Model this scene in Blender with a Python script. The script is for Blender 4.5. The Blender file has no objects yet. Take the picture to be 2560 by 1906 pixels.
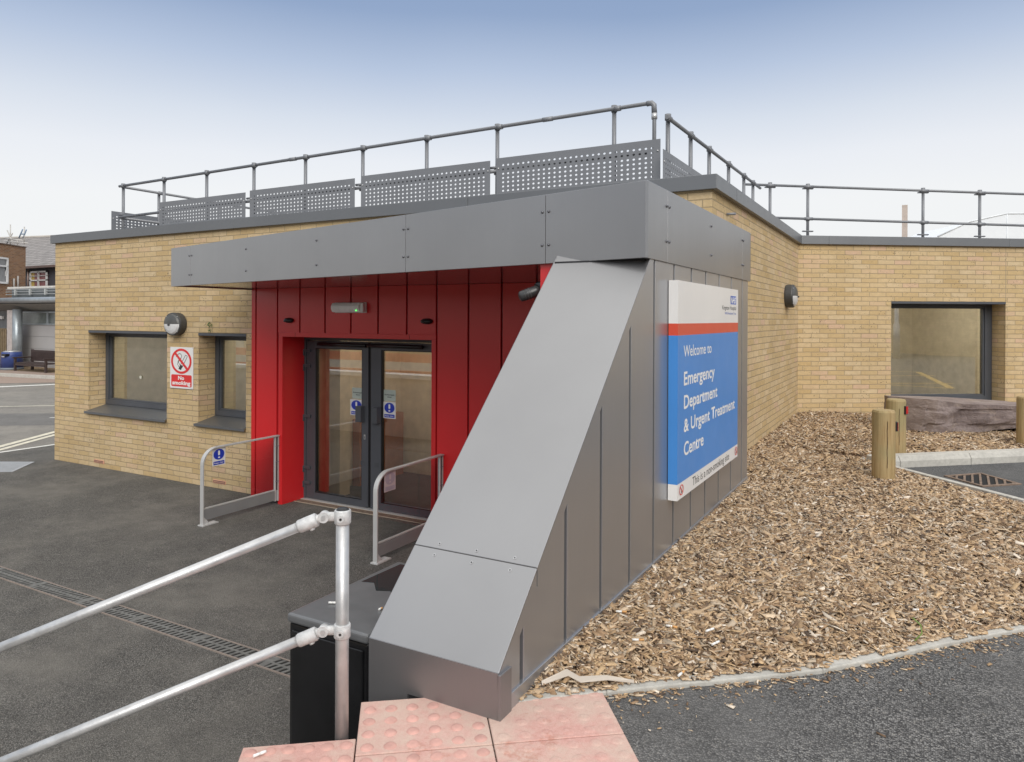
import bpy, bmesh, math, random
import numpy as np
from mathutils import Matrix, Vector
random.seed(7)
R = math.radians
sc = bpy.context.scene
C = sc.collection

# ------------------------------------------------------------------ camera
cam = bpy.data.cameras.new('camera'); co = bpy.data.objects.new('camera', cam); C.objects.link(co)
th = R(29.3)
rt = Vector((math.cos(th), math.sin(th), 0)); fw = Vector((-math.sin(th), math.cos(th), 0)); up = Vector((0, 0, 1))
ROLL = .0045
r2 = (rt + up*ROLL).normalized(); u2 = (up - rt*ROLL).normalized()
m = Matrix.Identity(4)
for i in range(3):
    m[i][0] = r2[i]; m[i][1] = u2[i]; m[i][2] = -fw[i]
m[2][3] = 2.4
co.matrix_world = m
cam.sensor_width = 36; cam.lens = 1811/2560*36; cam.shift_y = -(953-796)/2560
cam.clip_end = 500; cam.clip_start = .05
sc.camera = co
sc.view_settings.view_transform = 'Standard'; sc.view_settings.look = 'None'
sc.view_settings.gamma = 1; sc.view_settings.exposure = 0

# ------------------------------------------------------------------ sky
w = bpy.data.worlds.new('World'); sc.world = w; w.use_nodes = True
nt = w.node_tree; nt.nodes.clear()
def N(t, tp, **kw):
    n = t.nodes.new(tp)
    for k, v in kw.items(): setattr(n, k, v)
    return n
SUN_EL, SUN_AZ = R(33), R(118)
out = N(nt, 'ShaderNodeOutputWorld'); bg = N(nt, 'ShaderNodeBackground'); bg2 = N(nt, 'ShaderNodeBackground'); ad = N(nt, 'ShaderNodeAddShader')
sky = N(nt, 'ShaderNodeTexSky', sky_type='NISHITA', sun_disc=False, sun_elevation=SUN_EL, sun_rotation=SUN_AZ)
nt.links.new(sky.outputs[0], bg.inputs[0]); bg.inputs[1].default_value = .008
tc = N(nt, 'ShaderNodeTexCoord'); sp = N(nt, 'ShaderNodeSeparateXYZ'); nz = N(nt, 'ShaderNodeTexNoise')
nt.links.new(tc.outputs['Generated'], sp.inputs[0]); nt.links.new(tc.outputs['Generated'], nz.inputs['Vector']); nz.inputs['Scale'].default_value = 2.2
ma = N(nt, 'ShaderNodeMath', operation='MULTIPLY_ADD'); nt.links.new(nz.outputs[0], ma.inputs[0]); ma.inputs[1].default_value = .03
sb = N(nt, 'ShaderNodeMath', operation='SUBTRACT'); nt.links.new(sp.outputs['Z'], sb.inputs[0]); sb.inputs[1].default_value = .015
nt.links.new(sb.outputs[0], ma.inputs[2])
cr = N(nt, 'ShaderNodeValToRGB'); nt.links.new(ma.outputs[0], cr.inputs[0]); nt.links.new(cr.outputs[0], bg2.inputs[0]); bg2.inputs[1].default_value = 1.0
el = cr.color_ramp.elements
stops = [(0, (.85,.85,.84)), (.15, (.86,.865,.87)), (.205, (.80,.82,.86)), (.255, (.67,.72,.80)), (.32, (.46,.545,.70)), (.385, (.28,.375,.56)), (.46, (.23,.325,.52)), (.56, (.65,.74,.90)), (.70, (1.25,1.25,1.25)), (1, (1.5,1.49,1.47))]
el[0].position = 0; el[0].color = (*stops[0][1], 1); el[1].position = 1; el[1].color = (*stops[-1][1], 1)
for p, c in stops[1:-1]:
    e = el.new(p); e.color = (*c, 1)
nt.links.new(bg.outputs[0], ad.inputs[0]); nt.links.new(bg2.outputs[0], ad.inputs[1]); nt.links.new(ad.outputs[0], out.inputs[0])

sun = bpy.data.lights.new('sun', 'SUN'); sun.energy = 2.35; sun.angle = R(40); sun.color = (1, .96, .9)
so = bpy.data.objects.new('sun', sun); C.objects.link(so)
sd = Vector((math.cos(SUN_EL)*.62, -math.cos(SUN_EL)*.78, math.sin(SUN_EL)))
so.rotation_euler = sd.to_track_quat('Z', 'Y').to_euler()
sky.sun_rotation = math.atan2(sd.x, sd.y)

# ------------------------------------------------------------------ mesh helpers
class MB:
    def __init__(s): s.v = []; s.f = []; s.uv = {}; s.sm = set(); s.mi = {}
    def face(s, pts, uv=None, smooth=False):
        b = len(s.v); s.v += [tuple(p) for p in pts]; s.f.append(tuple(range(b, b+len(pts))))
        if uv: s.uv[len(s.f)-1] = uv
        if smooth: s.sm.add(len(s.f)-1)
    def box(s, x0, x1, y0, y1, z0, z1, M=None):
        b = len(s.v)
        P = [(x, y, z) for z in (z0, z1) for y in (y0, y1) for x in (x0, x1)]
        if M is not None: P = [tuple(M @ Vector(p)) for p in P]
        s.v += P
        for f in ((0,2,3,1),(4,5,7,6),(0,1,5,4),(2,6,7,3),(0,4,6,2),(1,3,7,5)): s.f.append(tuple(b+i for i in f))
        return s
    def prism(s, poly, z0, z1, M=None):
        b = len(s.v); n = len(poly)
        area = sum(poly[i][0]*poly[(i+1) % n][1]-poly[(i+1) % n][0]*poly[i][1] for i in range(n))
        if area < 0: poly = poly[::-1]
        f0 = (lambda i: z0[i] if isinstance(z0, (list, tuple)) else z0); f1 = (lambda i: z1[i] if isinstance(z1, (list, tuple)) else z1)
        P = [(p[0], p[1], f0(i)) for i, p in enumerate(poly)] + [(p[0], p[1], f1(i)) for i, p in enumerate(poly)]
        if M is not None: P = [tuple(M @ Vector(p)) for p in P]
        s.v += P
        s.f.append(tuple(b+n-1-i for i in range(n))); s.f.append(tuple(b+n+i for i in range(n)))
        for i in range(n):
            j = (i+1) % n; s.f.append((b+i, b+j, b+n+j, b+n+i))
        return s
    def tube(s, pts, r, n=14, cap=True, rs=None, sy=1):
        pts = [Vector(p) for p in pts]; b = len(s.v); prev = None
        for i, p in enumerate(pts):
            t = ((pts[min(i+1, len(pts)-1)]-p).normalized() + (p-pts[max(i-1, 0)]).normalized()).normalized()
            if prev is None:
                a = Vector((0, 0, 1)) if abs(t.z) < .9 else Vector((1, 0, 0))
                u = t.cross(a).normalized()
            else: u = (prev - t*prev.dot(t)).normalized()
            prev = u; v = t.cross(u)
            rr = rs[i] if rs else r
            for k in range(n):
                an = 2*math.pi*k/n
                s.v.append(tuple(p + u*math.cos(an)*rr + v*math.sin(an)*rr*sy))
        for i in range(len(pts)-1):
            for k in range(n):
                k2 = (k+1) % n
                s.f.append((b+i*n+k, b+i*n+k2, b+(i+1)*n+k2, b+(i+1)*n+k)); s.sm.add(len(s.f)-1)
        if cap:
            s.f.append(tuple(b+n-1-k for k in range(n))); e = b+(len(pts)-1)*n; s.f.append(tuple(e+k for k in range(n)))
        return s
    def sphere(s, c, rx, ry, rz, nu=12, nv=8):
        b = len(s.v)
        for j in range(nv+1):
            ph = math.pi*j/nv
            for i in range(nu):
                t = 2*math.pi*i/nu
                s.v.append((c[0]+rx*math.sin(ph)*math.cos(t), c[1]+ry*math.sin(ph)*math.sin(t), c[2]+rz*math.cos(ph)))
        for j in range(nv):
            for i in range(nu):
                k = (i+1) % nu
                s.f.append((b+j*nu+i, b+(j+1)*nu+i, b+(j+1)*nu+k, b+j*nu+k)); s.sm.add(len(s.f)-1)
        return s
    def build(s, name, mat, parent=None, bevel=0, M=None, seg=2):
        me = bpy.data.meshes.new(name); me.from_pydata(s.v, [], s.f)
        if s.uv:
            uvl = me.uv_layers.new(name='UVMap')
            for fi, uv in s.uv.items():
                for k, li in enumerate(me.polygons[fi].loop_indices): uvl.data[li].uv = uv[k]
        for i in s.sm: me.polygons[i].use_smooth = True
        me.materials.append(mat)
        if s.mi:
            me.materials.append(s.mat2)
            for i in s.mi: me.polygons[i].material_index = 1
        me.validate(); me.update()
        o = bpy.data.objects.new(name, me); C.objects.link(o)
        if M is not None: o.matrix_world = M
        if parent is not None:
            o.parent = parent
            o.matrix_parent_inverse = WM(parent).inverted()
        if bevel:
            b = o.modifiers.new('bevel', 'BEVEL'); b.width = bevel; b.segments = seg; b.limit_method = 'ANGLE'; b.angle_limit = R(40)
        return o
def WM(o):
    mm = o.matrix_basis.copy()
    if o.parent is not None: mm = WM(o.parent) @ o.matrix_parent_inverse @ mm
    return mm
def thing(name, loc, label, cat, group=None, kind=None):
    o = bpy.data.objects.new(name, None); o.empty_display_size = .2; o.location = loc; C.objects.link(o)
    return tag(o, label, cat, group, kind)
def tag(o, label=None, cat=None, group=None, kind=None):
    if label: o['label'] = label
    if cat: o['category'] = cat
    if group: o['group'] = group
    if kind: o['kind'] = kind
    return o
def group(name, parent):
    o = bpy.data.objects.new(name, None); C.objects.link(o); o.empty_display_size = .1
    o.parent = parent; o.matrix_parent_inverse = WM(parent).inverted(); return o

# ------------------------------------------------------------------ materials
def newmat(name):
    mt = bpy.data.materials.new(name); mt.use_nodes = True
    t = mt.node_tree; return mt, t, t.nodes['Principled BSDF']
def ramp(t, inp, stops, interp='LINEAR'):
    c = N(t, 'ShaderNodeValToRGB'); c.color_ramp.interpolation = interp; e = c.color_ramp.elements
    f = lambda v: (v, v, v, 1) if not isinstance(v, tuple) else (*v, 1)
    e[0].position = stops[0][0]; e[0].color = f(stops[0][1]); e[1].position = stops[-1][0]; e[1].color = f(stops[-1][1])
    for p, v in stops[1:-1]:
        k = e.new(p); k.color = f(v)
    t.links.new(inp, c.inputs[0]); return c.outputs[0]
def noise(t, scale, vec=None, detail=4, rough=.55):
    n = N(t, 'ShaderNodeTexNoise'); n.inputs['Scale'].default_value = scale; n.inputs['Detail'].default_value = detail; n.inputs['Roughness'].default_value = rough
    if vec is not None: t.links.new(vec, n.inputs['Vector'])
    return n.outputs[0]
def mixc(t, fac, a, b, mode='MIX'):
    n = N(t, 'ShaderNodeMix', data_type='RGBA', blend_type=mode)
    for s_, v in ((n.inputs[0], fac), (n.inputs[6], a), (n.inputs[7], b)):
        if hasattr(v, 'links'): t.links.new(v, s_)
        elif isinstance(v, tuple): s_.default_value = (*v, 1)
        else: s_.default_value = v
    return n.outputs[2]
def bump(t, h, strength, dist, p):
    b = N(t, 'ShaderNodeBump'); b.inputs['Strength'].default_value = strength; b.inputs['Distance'].default_value = dist
    t.links.new(h, b.inputs['Height']); t.links.new(b.outputs[0], p.inputs['Normal']); return b
def objc(t): return N(t, 'ShaderNodeTexCoord').outputs['Object']
def mapv(t, vec, scale):
    n = N(t, 'ShaderNodeMapping'); n.inputs['Scale'].default_value = scale; t.links.new(vec, n.inputs[0]); return n.outputs[0]
def simple(name, col, rough=.5, metal=0, var=.12, vs=6, bs=0, bsc=200, spec=.5, rv=.025):
    mt, t, p = newmat(name); v = objc(t); n = noise(t, vs, v)
    a = tuple(min(1, c*(1-var)) for c in col); b = tuple(min(1, c*(1+var)) for c in col)
    t.links.new(ramp(t, n, [(.3, a), (.7, b)]), p.inputs['Base Color'])
    n2 = noise(t, vs*3.1, v, 6)
    t.links.new(ramp(t, n2, [(.3, max(.03, rough-rv)), (.7, min(1, rough+rv))]), p.inputs['Roughness'])
    p.inputs['Metallic'].default_value = metal; p.inputs['Specular IOR Level'].default_value = spec
    if bs: bump(t, noise(t, bsc, v), bs, .003, p)
    return mt
def glass(name, ior=2.0, tint=(.9,.93,.9)):
    mt, t, p = newmat(name); t.nodes.remove(p)
    o = t.nodes['Material Output']; tr = N(t, 'ShaderNodeBsdfTransparent'); tr.inputs[0].default_value = (*tint, 1)
    gl = N(t, 'ShaderNodeBsdfGlossy'); gl.inputs['Roughness'].default_value = .01
    fr = N(t, 'ShaderNodeFresnel'); fr.inputs[0].default_value = ior; mx = N(t, 'ShaderNodeMixShader')
    t.links.new(fr.outputs[0], mx.inputs[0]); t.links.new(tr.outputs[0], mx.inputs[1]); t.links.new(gl.outputs[0], mx.inputs[2]); t.links.new(mx.outputs[0], o.inputs[0])
    return mt
def brickmat(name, cols, mortar, bw=.281, bh=.075, ms=.009, specks=True, bstr=.7):
    mt, t, p = newmat(name)
    uv = N(t, 'ShaderNodeTexCoord').outputs['UV']
    nd = N(t, 'ShaderNodeTexNoise'); nd.inputs['Scale'].default_value = 9; nd.inputs['Detail'].default_value = 3; t.links.new(uv, nd.inputs['Vector'])
    s_ = N(t, 'ShaderNodeVectorMath', operation='SUBTRACT'); t.links.new(nd.outputs['Color'], s_.inputs[0]); s_.inputs[1].default_value = (.5,.5,.5)
    k = N(t, 'ShaderNodeVectorMath', operation='SCALE'); t.links.new(s_.outputs[0], k.inputs[0]); k.inputs['Scale'].default_value = .012
    av = N(t, 'ShaderNodeVectorMath', operation='ADD'); t.links.new(uv, av.inputs[0]); t.links.new(k.outputs[0], av.inputs[1]); vec = av.outputs[0]
    br = N(t, 'ShaderNodeTexBrick'); t.links.new(vec, br.inputs['Vector'])
    br.inputs['Color1'].default_value = (0,0,0,1); br.inputs['Color2'].default_value = (1,1,1,1); br.inputs['Mortar'].default_value = (.5,.5,.5,1)
    br.inputs['Scale'].default_value = 1; br.inputs['Brick Width'].default_value = bw; br.inputs['Row Height'].default_value = bh
    br.inputs['Mortar Size'].default_value = ms; br.inputs['Mortar Smooth'].default_value = .35
    n = len(cols); base = ramp(t, br.outputs['Color'], [(i/(n-1), c) for i, c in enumerate(cols)])
    big = noise(t, 14, vec, 5, .6); fine = noise(t, 160, vec, 4, .7)
    base = mixc(t, ramp(t, big, [(.35, 0.0), (.7, .45)]), base, tuple(c*.76 for c in cols[1]))
    base = mixc(t, ramp(t, noise(t, 32, vec, 4, .6), [(.5, 0.0), (.75, .6)]), base, tuple(min(1, c*1.22) for c in cols[0]))
    base = mixc(t, ramp(t, fine, [(.3, .25), (.7, 0.0)]), base, tuple(c*.35 for c in cols[0]))
    if specks:
        vo = N(t, 'ShaderNodeTexVoronoi'); vo.inputs['Scale'].default_value = 34; t.links.new(vec, vo.inputs['Vector'])
        gate = ramp(t, noise(t, 5.5, vec, 2), [(.54, 0.0), (.58, 1.0)]); dot = ramp(t, vo.outputs['Distance'], [(.15, 1.0), (.25, 0.0)])
        gm = N(t, 'ShaderNodeMath', operation='MULTIPLY'); t.links.new(gate, gm.inputs[0]); t.links.new(dot, gm.inputs[1])
        base = mixc(t, gm.outputs[0], base, (.12,.09,.05))
    mc = mixc(t, ramp(t, fine, [(.3, 0.0), (.7, 1.0)]), tuple(c*.75 for c in mortar), tuple(min(1, c*1.2) for c in mortar))
    colr = mixc(t, br.outputs['Fac'], base, mc)
    wea = ramp(t, noise(t, .8, uv, 5, .6), [(.3, .88), (.7, 1.06)])
    colr = mixc(t, 1.0, colr, wea, 'MULTIPLY')
    t.links.new(colr, p.inputs['Base Color']); p.inputs['Roughness'].default_value = .9; p.inputs['Specular IOR Level'].default_value = .2
    h = N(t, 'ShaderNodeMath', operation='MULTIPLY_ADD'); t.links.new(br.outputs['Fac'], h.inputs[0]); h.inputs[1].default_value = -1.0
    h2 = N(t, 'ShaderNodeMath', operation='MULTIPLY'); t.links.new(fine, h2.inputs[0]); h2.inputs[1].default_value = .45
    h3 = N(t, 'ShaderNodeMath', operation='MULTIPLY_ADD'); t.links.new(big, h3.inputs[0]); h3.inputs[1].default_value = .5; t.links.new(h2.outputs[0], h3.inputs[2])
    t.links.new(h3.outputs[0], h.inputs[2]); bump(t, h.outputs[0], bstr, .006, p)
    return mt
def asphalt(name, dark, light, patch, scale=150, spk=(.3,.28,.25), bs=.9):
    mt, t, p = newmat(name); v = objc(t)
    vo = N(t, 'ShaderNodeTexVoronoi'); vo.inputs['Scale'].default_value = scale; t.links.new(v, vo.inputs['Vector'])
    ws = N(t, 'ShaderNodeSeparateColor'); t.links.new(vo.outputs['Color'], ws.inputs[0])
    st = ramp(t, ws.outputs[0], [(0, dark), (.6, tuple((a+b)/2 for a, b in zip(dark, light))), (.92, light), (1, spk)])
    gap = ramp(t, vo.outputs['Distance'], [(.42, 0.0), (.72, .75)])
    c = mixc(t, gap, st, tuple(x*.35 for x in dark))
    pt = ramp(t, noise(t, .8, v, 7, .66), [(.44, 0.0), (.62, .6)])
    c = mixc(t, pt, c, patch)
    c = mixc(t, ramp(t, noise(t, 3.5, v, 6, .7), [(.35, .35), (.62, 0.0)]), c, tuple(x*.6 for x in dark))
    v2 = N(t, 'ShaderNodeTexVoronoi'); v2.inputs['Scale'].default_value = 2.6; t.links.new(v, v2.inputs['Vector'])
    c = mixc(t, ramp(t, v2.outputs['Distance'], [(.018, .8), (.03, 0.0)]), c, spk)
    t.links.new(c, p.inputs['Base Color']); p.inputs['Roughness'].default_value = .85; p.inputs['Specular IOR Level'].default_value = .25
    inv = N(t, 'ShaderNodeMath', operation='MULTIPLY_ADD'); t.links.new(vo.outputs['Distance'], inv.inputs[0]); inv.inputs[1].default_value = -1; inv.inputs[2].default_value = 1
    bump(t, inv.outputs[0], bs, .006, p); return mt
def concrete(name, col, sc_=20, st=.4):
    mt, t, p = newmat(name); v = objc(t)
    c = ramp(t, noise(t, sc_, v, 8, .7), [(.3, tuple(x*.72 for x in col)), (.55, col), (.75, tuple(min(1, x*1.15) for x in col))])
    c = mixc(t, ramp(t, noise(t, 2.5, v, 5, .6), [(.4, 0.0), (.7, st)]), c, tuple(x*.55 for x in col))
    t.links.new(c, p.inputs['Base Color']); p.inputs['Roughness'].default_value = .9; bump(t, noise(t, 180, v, 6, .7), .5, .004, p); return mt
def clad(name, col, rough=.33, metal=.85):
    mt, t, p = newmat(name); v = objc(t)
    st = noise(t, 1, mapv(t, v, (70, 70, 1.2)), 3)
    bg_ = noise(t, .9, v, 4)
    c = mixc(t, ramp(t, bg_, [(.3, 0.0), (.7, 1.0)]), tuple(x*.94 for x in col), tuple(min(1, x*1.05) for x in col))
    c = mixc(t, ramp(t, noise(t, 55, v, 5, .8), [(.72, 0.0), (.8, .35)]), c, tuple(min(1, x*1.7) for x in col))
    t.links.new(c, p.inputs['Base Color']); p.inputs['Metallic'].default_value = metal
    t.links.new(ramp(t, st, [(.3, rough-.015), (.7, rough+.02)]), p.inputs['Roughness'])
    bump(t, noise(t, 1.4, v, 2), .12, .03, p); return mt

BR = brickmat('buff_brick', [(.57,.41,.21), (.62,.46,.25), (.67,.515,.315), (.595,.435,.225), (.68,.535,.34), (.545,.385,.185), (.64,.485,.28), (.66,.45,.32)], (.37,.285,.175), ms=.0062)
BROWN = brickmat('brown_brick', [(.25,.12,.06), (.33,.16,.08), (.38,.21,.11), (.20,.10,.06)], (.36,.30,.22), bw=.281, bh=.08, ms=.012, specks=False)
GREY = clad('grey_cladding', (.335,.333,.334), .38)
GREYD = clad('grey_side_cladding', (.41,.415,.43), .34, .78)
COP = clad('coping_metal', (.20,.205,.21), .42, .7)
SOF = clad('soffit_metal', (.36,.35,.34), .14, .9)
RED = simple('red_cladding', (.62,.018,.022), .30, 0, .03, 1.5, spec=.6, rv=.012)
DRED = simple('dark_red_joint', (.10,.004,.006), .6)
DARK = simple('dark_joint', (.018,.018,.02), .7)
FRAME = simple('grey_frame', (.075,.08,.09), .42, .1, .08, 3)
RAILM = simple('rail_grey', (.20,.205,.215), .45, .2, .06, 9)
SCREEN = simple('screen_grey', (.21,.215,.225), .45, .4, .05, 2)
BLACK = simple('black_plastic', (.012,.012,.013), .35, 0, .2, 12)
BINB = simple('bin_black', (.010,.010,.011), .16, 0, .3, 5, rv=.10, bs=.06, bsc=90)
GLS = glass('window_glass', 4.0, (.92,.92,.86)); GLD = glass('door_glass', 3.6, (.92,.90,.85)); GLB = glass('barrier_glass', 1.45, (.93,.93,.93))
CREAM = simple('cream_plaster', (.80,.77,.66), .85); ROOM = simple('room_wall', (.66,.62,.54), .85); BEIGE = simple('beige_wall', (.80,.70,.56), .8)
MATF = simple('dark_mat', (.05,.045,.045), .95); ORANGE = simple('orange_wood', (.45,.16,.06), .5)
WHITE = simple('sign_white', (.74,.73,.71), .32, 0, .03, 2); SRED = simple('sign_red', (.62,.075,.04), .35, 0, .04, 2); SBLUE = simple('sign_blue', (.055,.235,.60), .35, 0, .04, 2)
NBLUE = simple('logo_blue', (.03,.12,.50), .4); INK = simple('black_ink', (.03,.03,.03), .5); INKG = simple('grey_ink', (.22,.22,.26), .6); TXW = simple('letter_white', (.80,.79,.76), .4, 0, .03)
NSRED = simple('prohibition_red', (.68,.03,.03), .35, 0, .04); KBLUE = simple('mandatory_blue', (.02,.045,.42), .35, 0, .04)
GALV = simple('galvanised_steel', (.50,.50,.495), .42, .6, .16, 14, .25, 260, rv=.12); GALVC = simple('galvanised_casting', (.60,.60,.59), .6, .4, .18, 40, .8, 400)
ALU = simple('satin_aluminium', (.52,.52,.505), .5, .25, .05, 5); ALUG = simple('grey_kick_plate', (.30,.30,.30), .5, .4, .05, 5)
CONC = concrete('kerb_concrete', (.50,.48,.43)); CONCD = concrete('retaining_concrete', (.30,.28,.25))
LOWER = asphalt('lower_asphalt', (.090,.086,.078), (.24,.23,.21), (.205,.192,.168), 150)
UPPER = asphalt('path_asphalt', (.055,.054,.053), (.31,.30,.285), (.155,.15,.143), 140, bs=.8)
BAY = asphalt('bay_asphalt', (.09,.09,.09), (.20,.20,.20), (.15,.15,.148), 150)
OLD = asphalt('old_road', (.21,.195,.17), (.33,.31,.28), (.28,.26,.225), 120, bs=.3)
TERRA = simple('terracotta', (.62,.33,.22), .85)
SLATE = simple('slate', (.20,.185,.175), .7, 0, .25, 3)

# ------------------------------------------------------------------ text
def lettering(txt, name, mat, parent, origin, udir, vdir, width, cap, bold=0, shear=0, depth=.0007):
    """writing whose baseline starts at origin; width and capital height in metres"""
    cu = bpy.data.curves.new(name, 'FONT'); cu.body = txt; cu.size = 1; cu.offset = bold; cu.shear = shear; cu.extrude = 0.0; cu.resolution_u = 4
    tmp = bpy.data.objects.new('tmp', cu); C.objects.link(tmp)
    dg = bpy.context.evaluated_depsgraph_get(); me = bpy.data.meshes.new_from_object(tmp.evaluated_get(dg))
    bpy.data.objects.remove(tmp)
    xs = [v.co.x for v in me.vertices]; x0, x1 = min(xs), max(xs)
    U = Vector(udir).normalized(); V = Vector(vdir).normalized(); W = U.cross(V); O = Vector(origin)
    sx = width/(x1-x0); sy = cap/.72
    for v in me.vertices: v.co = O + U*((v.co.x-x0)*sx) + V*(v.co.y*sy) + W*(v.co.z*0+depth)
    me.materials.clear(); me.materials.append(mat); me.name = name
    o = bpy.data.objects.new(name, me); C.objects.link(o)
    o.parent = parent; o.matrix_parent_inverse = WM(parent).inverted(); return o
class Flat:
    """2D drawing on a plane: origin, u, v; pieces lifted by small steps"""
    def __init__(s, O, U, V): s.O = Vector(O); s.U = Vector(U).normalized(); s.V = Vector(V).normalized(); s.W = s.U.cross(s.V)
    def P(s, u, v, w=0): return tuple(s.O+s.U*u+s.V*v+s.W*w)
    def poly(s, mb, pts, w): mb.face([s.P(u, v, w) for u, v in pts])
    def rect(s, mb, u0, u1, v0, v1, w): s.poly(mb, [(u0,v0),(u1,v0),(u1,v1),(u0,v1)], w)
    def disc(s, mb, cu, cv, ru, rv, w, n=40): s.poly(mb, [(cu+ru*math.cos(2*math.pi*i/n), cv+rv*math.sin(2*math.pi*i/n)) for i in range(n)], w)
    def ring(s, mb, cu, cv, ru, rv, k, w, n=48):
        for i in range(n):
            a, b = 2*math.pi*i/n, 2*math.pi*(i+1)/n
            s.poly(mb, [(cu+ru*math.cos(a), cv+rv*math.sin(a)), (cu+ru*math.cos(b), cv+rv*math.sin(b)), (cu+ru*k*math.cos(b), cv+rv*k*math.sin(b)), (cu+ru*k*math.cos(a), cv+rv*k*math.sin(a))], w)
    def line(s, mb, pts, t, w, ar=1):
        for (a, b), (c, d) in zip(pts, pts[1:]):
            L = math.hypot(c-a, d-b) or 1; nx, ny = -(d-b)/L*t/2*ar, (c-a)/L*t/2
            s.poly(mb, [(a+nx, b+ny), (a-nx, b-ny), (c-nx, d-ny), (c+nx, d+ny)], w)
    def rrect(s, mb, u0, u1, v0, v1, r, w, ar=1):
        pts = []
        for cx, cy, a0 in ((u1-r*ar, v0+r, -90), (u1-r*ar, v1-r, 0), (u0+r*ar, v1-r, 90), (u0+r*ar, v0+r, 180)):
            for k in range(6):
                a = R(a0+18*k); pts.append((cx+r*ar*math.cos(a), cy+r*math.sin(a)))
        s.poly(mb, pts, w)
def no_smoking(F, cu, cv, ru, rv, w, parent, detail=True):
    k = MB(); F.disc(k, cu, cv, ru*.98, rv*.98, w); k.build('sign_disc', WHITE, parent)
    r_ = MB(); F.ring(r_, cu, cv, ru, rv, .82, w+.0022); L = .9*.7071
    F.line(r_, [(cu-ru*L*.93, cv+rv*L*.98), (cu+ru*L*.93, cv-rv*L*.98)], rv*.20, w+.003, ru/rv); r_.build('prohibition_ring', NSRED, parent)
    b = MB(); t = rv*.045
    c = [(.42,.50), (.60,.40), (.08,-.52), (-.14,-.40), (.42,.50)]
    F.line(b, [(cu+x*ru, cv+y*rv) for x, y in c], t, w+.0012)
    F.poly(b, [(cu+x*ru, cv+y*rv) for x, y in ((-.27,-.62), (-.02,-.70), (.16,-.36), (-.08,-.28))], w+.0014)
    if detail:
        for c in ([(-.2,-.48), (-.36,-.25), (-.30,.0), (-.10,.18), (.05,.35), (-.02,.55), (-.2,.60), (-.36,.50)], [(-.1,-.33), (-.28,-.1), (-.18,.1), (0,.2)], [(-.38,.42), (-.52,.33)]):
            F.line(b, [(cu+x*ru, cv+y*rv) for x, y in c], t, w+.0016)
    b.build('cigarette_symbol', INK, parent)
def keep_clear(F, u0, u1, v0, v1, parent, faded=False, back=WHITE, blue=KBLUE, mark=TXW):
    s = group('notice_sticker', parent); W_, H_ = u1-u0, v1-v0
    k = MB(); F.rect(k, u0, u1, v0, v1, .002); k.build('sticker_sheet', back, s)
    k = MB(); F.disc(k, (u0+u1)/2, v0+H_*.64, W_*.42, H_*.31, .0035)
    F.rrect(k, u0+W_*.08, u1-W_*.08, v0+H_*.05, v0+H_*.25, H_*.03, .0035); k.build('blue_symbol', blue, s)
    k = MB(); F.rrect(k, (u0+u1)/2-W_*.075, (u0+u1)/2+W_*.075, v0+H_*.58, v0+H_*.86, W_*.07, .005); F.disc(k, (u0+u1)/2, v0+H_*.46, W_*.08, H_*.045, .005, 16); k.build('exclamation_mark', mark, s)
    if not faded: lettering('Keep clear', 'lettering', mark, s, F.P(u0+W_*.14, v0+H_*.115), F.U, F.V, W_*.72, H_*.085, .012, 0, .005)
    return s

# ------------------------------------------------------------------ building
CD = Vector((math.cos(R(34.3)), math.sin(R(34.3)), 0)); CN = Vector((math.sin(R(34.3)), -math.cos(R(34.3)), 0))
K = [(-12.6, 6.83), (-1.69, 6.83), (-1.69, 12.43)]
K3 = (K[2][0]+CD.x*9, K[2][1]+CD.y*9)
def off(d):
    return [(K[0][0]-d, K[0][1]-d), (K[1][0]+d, K[1][1]-d), (K[2][0]+d, K[2][1]-.529*d), (K3[0]+CN.x*d, K3[1]+CN.y*d)]
B = thing('hospital_building', (-6, 8, 0), 'single storey buff brick hospital entrance building with grey metal canopy and red cladding', 'building')
def wall(name, p0, p1, z0, z1, ops, depth, mat=BR, uoff=0, parent=B):
    """front faces round the openings plus brick reveals; outward side is to the right of p0->p1"""
    p0 = Vector((*p0, 0)); p1 = Vector((*p1, 0)); L = (p1-p0).length; D = (p1-p0)/L; n = Vector((D.y, -D.x, 0)); mb = MB()
    P = lambda s, z, d=0: p0+D*s-n*d+Vector((0, 0, z))
    xs = sorted({0, L, *[v for o in ops for v in o[:2]]}); zs = sorted({z0, z1, *[v for o in ops for v in o[2:4]]})
    for a, b in zip(xs, xs[1:]):
        for c, d in zip(zs, zs[1:]):
            mx, mz = (a+b)/2, (c+d)/2
            if any(o[0] < mx < o[1] and o[2] < mz < o[3] for o in ops): continue
            mb.face([P(a, c), P(b, c), P(b, d), P(a, d)], [(a+uoff, c), (b+uoff, c), (b+uoff, d), (a+uoff, d)])
    for o in ops:
        a, b, c, d = o[:4]; e = depth
        mb.face([P(a, c), P(a, d), P(a, d, e), P(a, c, e)], [(a+uoff, c), (a+uoff, d), (a+uoff+e, d), (a+uoff+e, c)])
        mb.face([P(b, d), P(b, c), P(b, c, e), P(b, d, e)], [(b+uoff, d), (b+uoff, c), (b+uoff+e, c), (b+uoff+e, d)])
        mb.face([P(a, d), P(b, d), P(b, d, e), P(a, d, e)], [(a, d), (b, d), (b, d+e), (a, d+e)])
        mb.face([P(b, c), P(a, c), P(a, c, e), P(b, c, e)], [(b, c), (a, c), (a, c-e), (b, c-e)])
    return mb.build(name, mat, parent)
A0 = -12.6
W1 = (-11.64-A0, -9.665-A0, .88, 2.177); W2 = (-8.963-A0, -7.98-A0, .88, 2.172); DO = (-7.12-A0, -4.74-A0, 0, 2.16)
wall('wall', K[0], K[1], -.1, 3.62, [W1, W2, DO], .28)
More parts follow.
